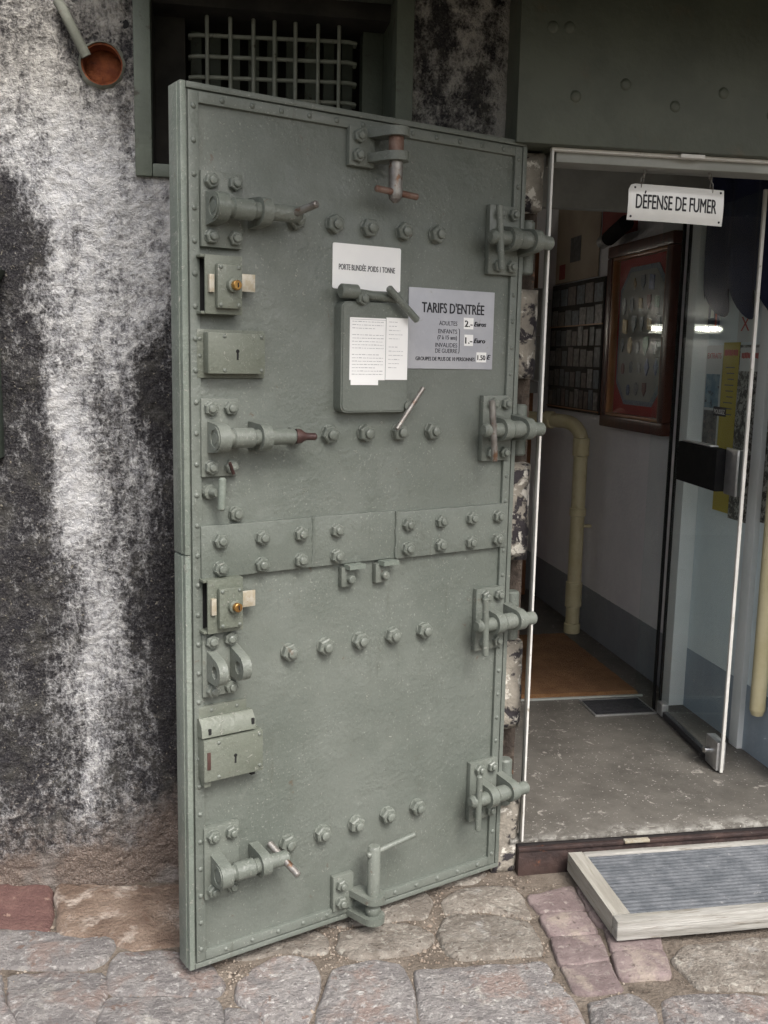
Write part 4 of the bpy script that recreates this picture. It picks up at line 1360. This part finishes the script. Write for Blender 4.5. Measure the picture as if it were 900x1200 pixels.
s1 = on_door('door_sign', 'small white plate reading PORTE BLINDÉE POIDS 1 TONNE on the door', 'sign', 0.4755, 0.0035, 1.662)
G().prism(round_rect(-0.097, 0.097, 0, 0.106, 0.005), lambda p, a: (p[0], a, p[1]), 0.0, -0.0022).build('plate', 'sign_white', s1, angle=30)
write(s1, 'PORTE BLINDÉE .POIDS 1 TONNE', 0.0, -0.0026, 0.045, 0.019, 'ink_soft', 0.160, 0.0003, 'CENTER')

s2 = on_door('price_sign', 'grey entrance price plate headed TARIFS D\'ENTRÉE beside the hatch', 'sign', 0.7365, 0.0035, 1.476)
G().box(-0.1375, 0.1375, -0.003, 0, 0, 0.2015, 0.0008).build('plate', 'sign_grey', s2)
wy = -0.0034
write(s2, "TARIFS D'ENTRÉE", 0.003, wy, 0.1415, 0.036, 'ink', 0.200, 0.0008, 'CENTER')
write(s2, 'ADULTES', 0.016, wy, 0.111, 0.0155, 'ink', 0.058, 0.0, 'RIGHT')
write(s2, 'ENFANTS', 0.016, wy, 0.0905, 0.0155, 'ink', 0.060, 0.0, 'RIGHT')
write(s2, '(7 à 15 ans)', 0.016, wy, 0.0755, 0.0145, 'ink', 0.062, 0.0002, 'RIGHT')
write(s2, 'INVALIDES', 0.018, wy, 0.0555, 0.0155, 'ink', 0.070, 0.0, 'RIGHT')
write(s2, 'DE GUERRE', 0.018, wy, 0.0410, 0.0155, 'ink', 0.070, 0.0, 'RIGHT')
write(s2, 'GROUPES DE PLUS DE 10 PERSONNES', 0.077, wy, 0.0210, 0.0135, 'ink', 0.190, 0.0003, 'RIGHT')
g = G().tube([(0.0215, -0.003, 0.104), (0.0245, -0.0032, 0.100), (0.0245, -0.0032, 0.044), (0.0215, -0.003, 0.040)], 0.0009, 6)
g.build('brace', 'ink', s2)
for (u, z, w, h, t, tail, tw) in [(0.053, 0.1035, 0.032, 0.029, '2.-', 'Euros', 0.040), (0.055, 0.0605, 0.029, 0.029, '1.-', 'Euro', 0.038), (0.099, 0.0185, 0.033, 0.026, '1.50', 'E', 0.012)]:
    st = G().box(u - w / 2, u + w / 2, -0.0036, -0.003, z, z + h, 0).build('price_sticker', 'paper', s2)
    write(st, t, u, -0.0039, z + 0.006, 0.023 if len(t) < 4 else 0.018, 'ink', w * 0.78, 0.0007, 'CENTER')
    write(s2, tail, u + w / 2 + 0.0025, wy, z + 0.008, 0.017, 'ink', tw, 0.0009, 'LEFT', shear=0.3)

pn = on_door('paper_notice', 'white printed notice pages taped to the small door hatch', 'notice', 0.4915, -0.0326, 1.437)
G().box(-0.0835, 0.018, -0.0009, 0, 0.010, 0.158, 0).build('page', 'paper', pn)
G().box(0.0195, 0.0835, -0.0013, 0, 0.011, 0.161, 0).build('page', 'paper', pn)
G().box(-0.0800, -0.002, -0.0018, -0.0009, -0.002, 0.011, 0).build('page', 'paper', pn)
g = G()


def words(xa, xb, y0, y1, z, h):
    x = xa
    while x < xb:
        w = rnd.uniform(0.003, 0.011)
        g.box(x, min(x + w, xb), y0, y1, z, z + h * rnd.uniform(0.7, 1.2))
        x += w + rnd.uniform(0.0015, 0.003)


for i in range(17):
    if i not in (3, 9):
        words(-0.077, 0.012 - rnd.uniform(0, 0.04) * (i % 4 == 2), -0.00125, -0.00095, 0.148 - i * 0.0078, 0.0015)
for i in range(12):
    if i != 5:
        words(0.027, 0.076 - rnd.uniform(0, 0.025), -0.00165, -0.00135, 0.150 - i * 0.010, 0.0014)
g.box(0.0184, 0.0191, -0.0015, -0.0009, 0.012, 0.152)
g.box(-0.081, 0.018, -0.00125, -0.00095, 0.1535, 0.1545)
pl = g.build('print', 'ink_grey', pn, smooth=False)
# ---------------------------------------------------------------- hanging sign
hs = thing('hanging_sign', 'white enamel sign reading DÉFENSE DE FUMER hung in the entrance', 'sign', (1.274, 2.640, 1.888), R(-1.0))
hs.rotation_euler = (R(-3), R(1.6), R(-1.5))
pl2 = [(-0.140, 0.004), (-0.137, 0.0), (0.136, 0.0), (0.140, 0.004), (0.140, 0.094), (0.137, 0.098), (-0.128, 0.098), (-0.140, 0.086)]
g = G()
nu = 16
for j in range(2):
    pass
rows_ = 6
for k in range(nu + 1):
    x = -0.140 + 0.280 * k / nu
    for r_ in range(rows_ + 1):
        z = 0.098 * r_ / rows_
        bul = 0.008 * (1 - (x / 0.14) ** 2) * 0.6 + 0.004 * (1 - ((z - 0.049) / 0.049) ** 2)
        xx, zz = x, z
        if k == 0 and r_ == rows_:
            xx, zz = x + 0.007, z - 0.003
        g.v.append((xx, -bul, zz))
for k in range(nu):
    for r_ in range(rows_):
        a = k * (rows_ + 1) + r_
        g.f.append((a, a + rows_ + 1, a + rows_ + 2, a + 1))
m_ = len(g.v)
g.v += [(x, y + 0.0015, z) for x, y, z in g.v]
g.f += [tuple(reversed([i + m_ for i in f])) for f in g.f]
g.build('plate', 'enamel', hs, angle=60)
me = text_mesh('DÉFENSE DE FUMER', 0.052, 'ink', 0.236, 0.0007, 'CENTER')
for v in me.vertices:                       # letters follow the curved plate
    x, z = v.co.x, v.co.y * 1.06 + 0.032
    bul = 0.0048 * (1 - (x / 0.14) ** 2) + 0.004 * (1 - ((z - 0.049) / 0.049) ** 2)
    v.co = Vector((x, -bul - 0.0007 - v.co.z, z))
inst('lettering', me, hs)
sc_me = G().lathe((0, 0, 0), (0, -1, 0), [(-0.001, 0.0035), (0.001, 0.003), (0.0016, 0.0005)], 10).mesh('eyelet', 'ink')
for x, z in ((-0.130, 0.010), (0.130, 0.010), (0.130, 0.090), (-0.122, 0.088)):
    inst('eyelet', sc_me, hs, (x, -0.0022, z))
for x in (-0.105, 0.105):
    ch = G()
    for i in range(5):
        c = Vector((x * (1 - 0.03 * i), -0.001, 0.096 + i * 0.0125))
        pts = []
        for k in range(11):
            th = k * 2 * math.pi / 10
            a, b = 0.0042 * math.cos(th), 0.0085 * math.sin(th)
            pts.append(c + (Vector((a, 0, b)) if i % 2 else Vector((0, a, b))))
        ch.tube(pts, 0.0011, 6)
    ch.build('chain', 'worn_steel', hs)

# ---------------------------------------------------------------- glass door standing open along the corridor
GX0, GY0, GX1, GY1 = 1.785, 3.560, 1.735, 2.965
ga = math.atan2(GX1 - GX0, -(GY1 - GY0))
gd = thing('glass_door', 'frameless glass door with black push handle standing open in the entrance', 'door', (GX0, GY0, 0.098), ga)
# local: -Y runs from the pivot to the free edge
GL = math.hypot(GX1 - GX0, GY1 - GY0)
gp = G().box(-0.004, 0.004, -GL + 0.012, -0.012, 0.03, 1.955, 0.0).build('pane', 'glass', gd, smooth=False)
G().box(-0.0055, 0.0055, -GL, -GL + 0.0118, 0.004, 1.955, 0.002).build('edge_strip', 'white_frame', gd)
G().box(-0.005, 0.005, -0.0118, 0.0, 0.012, 1.955, 0.001).build('gasket', 'black_plastic', gd)
G().box(-0.010, 0.010, -GL + 0.11, -0.07, 0.006, 0.0295, 0.002).build('bottom_rail', 'floor_grate', gd)
lk = G().box(-0.016, 0.016, -GL + 0.0125, -GL + 0.105, 0.006, 0.108, 0.003).build('lock_fitting', 'aluminium', gd)
G().lathe((-0.016, -GL + 0.075, 0.058), (-1, 0, 0), [(0, 0.012), (0.018, 0.012), (0.02, 0.01)], 16).build('lock_cylinder', 'chrome', lk)
G().box(-0.014, 0.014, -0.065, -0.0122, 0.006, 0.056, 0.003).build('pivot_fitting', 'aluminium', gd)
# push handle: black box on aluminium plates
hb = G().box(-0.045, -0.0045, -GL + 0.125, -GL + 0.465, 0.972, 1.118, 0.003).build('push_handle', 'black_plastic', gd)
G().box(-0.012, -0.0042, -GL + 0.035, -GL + 0.1245, 0.966, 1.122, 0.002).build('mounting_plate', 'aluminium', hb)
G().box(-0.036, -0.006, -GL + 0.20, -GL + 0.45, 1.1182, 1.124, 0.001).build('top_trim', 'aluminium', hb)
G().box(0.0045, 0.012, -GL + 0.03, -GL + 0.16, 0.966, 1.122, 0.002).build('mounting_plate', 'aluminium', hb)
stk = G().box(-0.0052, -0.0044, -GL + 0.165, -GL + 0.268, 1.226, 1.258, 0).build('push_sticker', 'ink', gd)
write(stk, 'POUSSEZ', -0.0056, -GL + 0.2165, 1.2335, 0.023, 'poster_white', 0.086, 0.0003, 'CENTER', (math.pi / 2, 0, -math.pi / 2))
# narrow fixed pane beside the pivot
sl = thing('fixed_pane', 'narrow fixed glass pane beside the pivot of the glass door', 'glass pane', (1.74, 3.60, 0.098), 0)
G().box(-0.045, 0.036, -0.004, 0.004, 0.0, 1.96).build('pane', 'glass', sl, smooth=False)
G().box(0.0362, 0.046, -0.007, 0.007, 0.0, 1.96, 0.001).build('gasket', 'black_plastic', sl)
hd = G().box(0.888, 1.93, 3.575, 3.625, 2.062, 2.62, 0.002).build('transom', 'grey_frame')
tag(hd, 'grey transom board above the inner glass opening', 'transom')

# ---------------------------------------------------------------- mats
om = thing('outdoor_mat', 'grey ribbed mat in a weathered wooden frame outside the sill', 'door mat', (1.6, 2.35, 0))
oo = (-1.6, -2.35, 0)
mx0, mx1, my0, my1, mz0, mz1 = 1.030, 2.25, 2.204, 2.572, 0.010, 0.066
G().box(mx0, mx1, my0, my0 + 0.036, mz0, mz1, 0.006).build('front_board', 'weathered_wood', om, oo)
G().box(mx0 + 0.045, mx1, my1 - 0.026, my1, mz0, mz1 - 0.001, 0.006).build('back_board', 'weathered_wood', om, oo)
G().prism([(mx0 + 0.001, my0 + 0.0365), (mx0 + 0.050, my0 + 0.0365), (mx0 + 0.050, my1 - 0.0265), (mx0 + 0.044, my1 - 0.0265), (mx0 + 0.044, my1 - 0.002), (mx0 + 0.001, my1 - 0.002)], lambda p, a: (p[0], p[1], a), mz0, mz1 - 0.0005).build('side_board', 'weathered_wood_side', om, oo)
ya, yb, nr = my0 + 0.0365, my1 - 0.0265, 18
G().box(mx0 + 0.0505, mx1, ya, yb, mz0 + 0.02, mz1 - 0.012).build('rubber_sheet', 'mat_rubber', om, oo, smooth=False)
rp = (yb - ya) / nr
rib_me = G().box(mx0 + 0.051, mx1 - 0.001, -rp * 0.26, rp * 0.26, mz1 - 0.0118, mz1 - 0.003, 0.0022).mesh('rib', 'ribbed_rubber')
for i in range(nr):
    inst('rib', rib_me, om, (oo[0], oo[1] + ya + rp * (i + 0.5), rnd.uniform(-0.0006, 0.0006)))

im = thing('coir_mat', 'brown coir doormat inside the entrance beside the cream pipe', 'door mat', (1.4, 4.2, 0.098))
io = (-1.4, -4.2, -0.098)
g = G()
ix0, ix1, iy0, iy1 = 0.92, 1.80, 3.765, 4.68
nx_, ny_ = 60, 60
for j in range(ny_ + 1):
    for i in range(nx_ + 1):
        x = ix0 + (ix1 - ix0) * i / nx_
        y = iy0 + (iy1 - iy0) * j / ny_
        e = 1 if i in (0, nx_) or j in (0, ny_) else 0
        g.v.append((x, y, 0.0985 if e else 0.116 + 0.003 * noise.noise(Vector((x * 40, y * 40, 0)))))
for j in range(ny_):
    for i in range(nx_):
        a = j * (nx_ + 1) + i
        g.f.append((a, a + 1, a + nx_ + 2, a + nx_ + 1))
g.build('pile', 'coir', im, io)
G().box(ix0 - 0.006, ix1 + 0.004, iy0 - 0.014, iy0 - 0.001, 0.0978, 0.106, 0.002).build('edging', 'grey_frame', im, io)
gr = thing('floor_grating', 'small dark steel grating let into the floor before the coir mat', 'grating', (1.64, 3.64, 0.098))
G().box(-0.125, 0.125, -0.085, 0.082, 0.0, 0.004, 0.001).build('tray', 'floor_grate', gr)
for k, (a, b, c, d) in enumerate([(-0.132, 0.132, -0.0925, -0.0855), (-0.132, 0.132, 0.0825, 0.0895), (-0.132, -0.1255, -0.085, 0.082), (0.1255, 0.132, -0.085, 0.082)]):
    G().box(a, b, c, d, 0.0, 0.006).build('rim', 'aluminium', gr)
for i in range(10):
    G().box(-0.124, 0.124, -0.078 + i * 0.0165, -0.072 + i * 0.0165, 0.0042, 0.0062).build('slat', 'floor_grate', gr)

# ---------------------------------------------------------------- pipes in the corridor
pp = thing('cream_pipe', 'cream painted drain pipe with elbow rising from the coir mat', 'pipe', (1.855, 4.735, 0.098))
G().tube([(0, 0, 0.0), (0, 0, 1.0)], 0.036, 18).build('riser', 'cream_pipe', pp)
pts = [(0, 0, 0.995)] + [(-0.10 * (1 - math.cos(t * 0.2618)) * 0.6, 0.10 * (1 - math.cos(t * 0.2618)), 1.0 + 0.10 * math.sin(t * 0.2618)) for t in range(7)] + [(-0.22, 0.35, 1.105), (-0.42, 0.70, 1.11)]
G().tube(pts, 0.036, 18).build('elbow', 'cream_pipe', pp)
for z, hgt in ((0.0, 0.05), (0.14, 0.13), (0.62, 0.04), (0.93, 0.09)):
    G().lathe((0, 0, z), (0, 0, 1), [(0, 0.037), (0.003, 0.0425), (hgt, 0.0425), (hgt + 0.003, 0.037)], 20).build('sleeve', 'cream_pipe', pp)
G().lathe((-0.10, 0.16, 1.102), (-0.5, 0.85, 0), [(0, 0.037), (0.004, 0.045), (0.045, 0.045), (0.05, 0.037)], 20).build('sleeve', 'cream_pipe', pp)
G().box(0.03, 0.074, -0.012, 0.012, 0.56, 0.575, 0.002).build('bracket', 'cream_pipe', pp)
p2 = thing('downpipe', 'cream downpipe cut off above the dado beside the white pilaster', 'pipe', (1.895, 3.035, 0.30))
G().tube([(0, 0, 0.0), (0, 0, 2.3)], 0.027, 16).build('riser', 'cream_pipe', p2)
G().lathe((0, 0, 0.0), (0, 0, -1), [(0, 0.027), (0.02, 0.020), (0.026, 0.006)], 16).build('tip', 'cream_pipe', p2)
G().box(0.02, 0.036, -0.02, 0.02, 0.8, 0.83, 0.002).build('bracket', 'cream_pipe', p2)

# ---------------------------------------------------------------- pictures and posters; the wall face is x = 1.93
WX = 1.9270


def flat(y0, y1, z0, z1, x0, x1, b=0.0):
    return G().box(WX - x1, WX - x0, y0, y1, z0, z1, b)


fy0, fy1, fz0, fz1 = 3.885, 4.570, 1.195, 2.045
pf = thing('picture_frame', 'dark wood frame showing badges on a white octagonal panel with red mount', 'picture frame', (WX, 4.228, fz0))
po = (-WX, -4.228, -fz0)
for a in [(fy0, fy1, fz1 - 0.055, fz1), (fy0, fy1, fz0, fz0 + 0.055), (fy0, fy0 + 0.055, fz0 + 0.0552, fz1 - 0.0552), (fy1 - 0.055, fy1, fz0 + 0.0552, fz1 - 0.0552)]:
    flat(*a, 0.001, 0.052, 0.008).build('moulding', 'frame_wood', pf, po)
for a in [(fy0 + 0.0555, fy1 - 0.0555, fz1 - 0.069, fz1 - 0.0555), (fy0 + 0.0555, fy1 - 0.0555, fz0 + 0.0555, fz0 + 0.069), (fy0 + 0.0555, fy0 + 0.069, fz0 + 0.0692, fz1 - 0.0692), (fy1 - 0.069, fy1 - 0.0555, fz0 + 0.0692, fz1 - 0.0692)]:
    flat(*a, 0.001, 0.046, 0.003).build('slip', 'frame_gilt', pf, po)
flat(fy0 + 0.07, fy1 - 0.07, fz0 + 0.07, fz1 - 0.07, 0.002, 0.012).build('mount', 'red_mount', pf, po)


def octo(a0, a1, b0, b1, c):
    return [(a0 + c, b0), (a1 - c, b0), (a1, b0 + c), (a1, b1 - c), (a1 - c, b1), (a0 + c, b1), (a0, b1 - c), (a0, b0 + c)]


wyz = lambda p, a: (WX - a, p[0], p[1])
e0, e1, h0, h1 = fy0 + 0.095, fy1 - 0.095, fz0 + 0.115, fz1 - 0.110
G().prism(octo(e0, e1, h0, h1, 0.10), wyz, 0.0122, 0.015).build('panel_border', 'panel_trim', pf, po, smooth=False)
G().prism(octo(e0 + 0.022, e1 - 0.022, h0 + 0.022, h1 - 0.022, 0.092), wyz, 0.0152, 0.018).build('badge_panel', 'badge_panel', pf, po, smooth=False)
SH = [[(0, 1), (0.6, 0), (0, -1), (-0.6, 0)], [(-0.6, 1), (0.6, 1), (0.6, -0.2), (0, -1), (-0.6, -0.2)],
      [(0.6 * math.cos(k * 0.628), math.sin(k * 0.628)) for k in range(10)], [(-0.6, 0.7), (0.6, 0.9), (0.6, -0.7), (-0.6, -0.9)]]
for j in range(6):
    for i in range(5):
        if (j in (0, 5)) and i in (0, 4):
            continue
        cy = e0 + 0.075 + i * (e1 - e0 - 0.15) / 4 + rnd.uniform(-0.006, 0.006) + (0.012 if j % 2 else -0.012)
        cz = h1 - 0.075 - j * (h1 - h0 - 0.15) / 5 + rnd.uniform(-0.008, 0.008)
        sz = rnd.uniform(0.026, 0.042)
        G().prism([(cy + p[0] * sz, cz + p[1] * sz) for p in rnd.choice(SH)], wyz, 0.0182, 0.023).build('badge', 'badge%d' % rnd.randrange(6), pf, po, smooth=False)
flat(fy0 + 0.0695, fy1 - 0.0695, fz0 + 0.0695, fz1 - 0.0695, 0.030, 0.033).build('glazing', 'glass', pf, po, smooth=False)

pb = thing('postcard_board', 'dark board of small pictures and cards behind the picture frame', 'display board', (WX, 5.04, 1.25))
bo = (-WX, -5.04, -1.25)
flat(4.66, 5.42, 1.24, 1.92, 0.001, 0.02).build('backing', 'dark_inside', pb, bo)
for j in range(6):
    za = 1.262 + j * 0.108
    nn = (11, 9, 8, 9, 7, 6)[j]
    for i in range(nn):
        w = 0.74 / nn
        y = 4.67 + i * w
        hh = rnd.uniform(0.075, 0.100)
        flat(y + rnd.uniform(0.003, 0.012), y + w - rnd.uniform(0.003, 0.012), za, za + hh, 0.0202, 0.0225).build('card', 'card%d' % rnd.randrange(5), pb, bo, smooth=False)
for z in (1.252, 1.688):
    flat(4.66, 5.42, z, z + 0.006, 0.0202, 0.028).build('rail', 'frame_gilt', pb, bo)

ps = thing('poster', 'large cream poster with small dark picture above the postcard board', 'poster', (WX, 5.1, 1.93))
qo = (-WX, -5.1, -1.93)
flat(4.80, 5.42, 1.93, 2.46, 0.001, 0.006).build('sheet', 'poster_cream', ps, qo)
flat(5.05, 5.20, 2.03, 2.16, 0.0062, 0.008).build('picture', 'card0', ps, qo)
flat(5.27, 5.36, 1.95, 2.03, 0.0062, 0.008).build('patch', 'poster_red', ps, qo)
ps = G().box(WX - 0.006, WX - 0.001, 4.36, 4.77, 2.10, 2.48).build('banner', 'poster_red')
tag(ps, 'dark red banner high on the wall above the framed badges', 'banner')
sp = thing('spot_lamp', 'black cylindrical spot lamp above the framed badges', 'lamp', (1.86, 4.50, 2.08))
G().rod((0.0, 0.04, 0.0), (-0.02, -0.22, 0.045), 0.035, 18).build('body', 'black_plastic', sp)
G().rod((0.0, 0.12, -0.01), (0.0, 0.045, 0.0), 0.030, 18).build('cap', 'meter_box', sp)
G().rod((0.0, 0.0, 0.0), (0.069, 0.0, 0.03), 0.008, 10).build('arm', 'black_plastic', sp)



def bars(par, off, y0, y1, z0, z1, d):
    """red heading too blurred to read: a row of short upright strokes"""
    g = G()
    y = y0
    while y < y1 - 0.004:
        w = rnd.uniform(0.004, 0.009)
        g.box(WX - d - 0.0004, WX - d + 0.0004, y, min(y + w, y1), z0 + rnd.uniform(0, 0.003), z1 - rnd.uniform(0, 0.003))
        y += w + 0.003
    g.build('heading', 'red_print', par, off, smooth=False)


ps = thing('poster', 'pale poster with two pictures beside the yellow poster', 'poster', (WX, 3.55, 1.17))
qo = (-WX, -3.55, -1.17)
flat(3.505, 3.628, 1.165, 1.575, 0.001, 0.004).build('sheet', 'poster_white', ps, qo)
flat(3.515, 3.618, 1.335, 1.465, 0.0042, 0.0055).build('picture', 'poster_blue', ps, qo)
flat(3.515, 3.618, 1.185, 1.325, 0.0042, 0.0055).build('picture', 'poster_photo', ps, qo)
WR = (math.pi / 2, 0, -math.pi / 2)
write(ps, 'EXTRAITS', -0.0048, 3.566 - 3.55, 1.525 - 1.17, 0.030, 'red_print', 0.105, 0.0003, 'CENTER', WR)
ps = thing('poster', 'yellow poster with red heading seen through the glass door', 'poster', (WX, 3.42, 0.96))
qo = (-WX, -3.42, -0.96)
flat(3.385, 3.500, 0.945, 1.585, 0.001, 0.0045).build('sheet', 'poster_yellow', ps, qo)
bars(ps, qo, 3.395, 3.490, 1.535, 1.560, 0.0050)
g = G()
for i in range(9):
    g.box(WX - 0.0052, WX - 0.0046, 3.41, 3.475 - 0.01 * (i % 3), 1.49 - i * 0.022, 1.494 - i * 0.022)
g.build('print', 'ink_soft', ps, qo, smooth=False)
ps = thing('poster', 'black and white engraving poster beside the yellow poster', 'poster', (WX, 3.3, 0.92))
qo = (-WX, -3.3, -0.92)
flat(3.232, 3.382, 0.93, 1.575, 0.001, 0.0045).build('sheet', 'poster_engraving', ps, qo)
flat(3.245, 3.375, 1.48, 1.565, 0.0047, 0.0055).build('heading_panel', 'poster_white', ps, qo)
bars(ps, qo, 3.252, 3.368, 1.525, 1.548, 0.0060)
ps = G().box(WX - 0.0045, WX - 0.001, 2.86, 3.160, 0.95, 1.62).build('poster', 'poster_engraving')
tag(ps, 'large engraving poster partly behind the cream downpipe', 'poster')
cd = thing('notice_card', 'white card with a red cross mark hung below the navy flag', 'notice', (WX, 3.35, 1.58))
flat(3.30, 3.40, 1.585, 1.745, 0.006, 0.009).build('card', 'poster_white', cd, (-WX, -3.35, -1.58))
write(cd, 'X', -0.0095, 0.0, 0.045, 0.075, 'red_print', 0.06, 0.0, 'CENTER', WR)
cd = thing('leaflet', 'small navy leaflet with white figure pinned near the white pilaster', 'leaflet', (WX, 3.6, 1.62))
flat(3.552, 3.624, 1.625, 1.80, 0.001, 0.012).build('pack', 'navy_card', cd, (-WX, -3.6, -1.62))
flat(3.556, 3.566, 1.63, 1.74, 0.0122, 0.0135).build('stripe', 'red_print', cd, (-WX, -3.6, -1.62))
G().prism([(3.578, 1.68), (3.604, 1.68), (3.596, 1.745), (3.586, 1.745)], wyz, 0.0122, 0.0134).build('figure', 'poster_white', cd, (-WX, -3.6, -1.62), smooth=False)
# navy flag with a swagged lower edge
g = G()
ny_, nz_ = 44, 12
for i in range(ny_ + 1):
    y = 3.02 + 0.60 * i / ny_
    t = i / ny_
    low = 1.80 - 0.11 * abs(math.sin(t * math.pi * 3.2)) ** 1.4 - 0.05 * (1 - t)
    for k in range(nz_ + 1):
        z = 2.60 + (low - 2.60) * k / nz_
        g.v.append((WX - 0.045 - 0.018 * math.sin(t * 21 + k * 0.12) * (0.3 + k / nz_) - 0.01 * noise.noise(Vector((y * 9, z * 5, 0))), y, z))
for i in range(ny_):
    for k in range(nz_):
        a = i * (nz_ + 1) + k
        g.f.append((a, a + 1, a + nz_ + 2, a + nz_ + 1))
m_ = len(g.v)
g.v += [(x + 0.002, y, z) for x, y, z in g.v]
g.f += [tuple(reversed([q + m_ for q in f])) for f in g.f]
flg = g.build('flag', 'navy_cloth')
tag(flg, 'dark navy flag draped with a swagged hem over the corridor wall', 'flag')

# far end of the corridor: brown door and meter box
bd = thing('wooden_door', 'brown wooden door leaf in the dim far end of the corridor', 'door', (1.9, 5.9, 0.098))
G().box(-0.36, -0.03, -0.33, -0.29, 0.0, 2.1, 0.003).build('leaf', 'brown_door', bd)
G().rod((-0.30, -0.335, 1.0), (-0.30, -0.385, 1.0), 0.012, 12).build('handle', 'chrome', bd)
mb = thing('meter_box', 'grey meter box on the wall beside the postcard board', 'box', (1.80, 5.50, 1.35))
G().box(-0.09, 0.09, -0.07, 0.05, 0.30, 0.56, 0.01).build('case', 'meter_box', mb)
G().box(-0.08, 0.08, -0.06, 0.05, 0.04, 0.296, 0.006).build('case', 'meter_box', mb)
G().box(-0.04, 0.05, -0.066, 0.05, -0.03, 0.036, 0.006).build('plug_block', 'meter_box', mb)
G().box(0.088, 0.129, -0.02, 0.02, 0.0, 0.5, 0.003).build('wall_bracket', 'meter_box', mb)

# lit tube lamps on the end wall of the side room; the glass mirrors them
for k, x in enumerate((-0.05, 0.78)):
    tl = thing('tube_lamp', ['lit tube lamp on the end wall of the side room', 'lit tube lamp on the end wall beside the corridor'][k], 'lamp', (x, 6.398, 1.735))
    G().box(-0.11, 0.11, -0.05, 0.0, -0.03, 0.03, 0.004).build('batten', 'post_white', tl)
    G().rod((-0.08, -0.075, 0), (0.08, -0.075, 0), 0.013, 14).build('tube', 'tube_glow', tl)
    for e in (-1, 1):
        G().box(e * 0.09 - 0.008, e * 0.09 + 0.008, -0.095, -0.0502, -0.02, 0.02, 0.003).build('end_cap', 'post_white', tl)
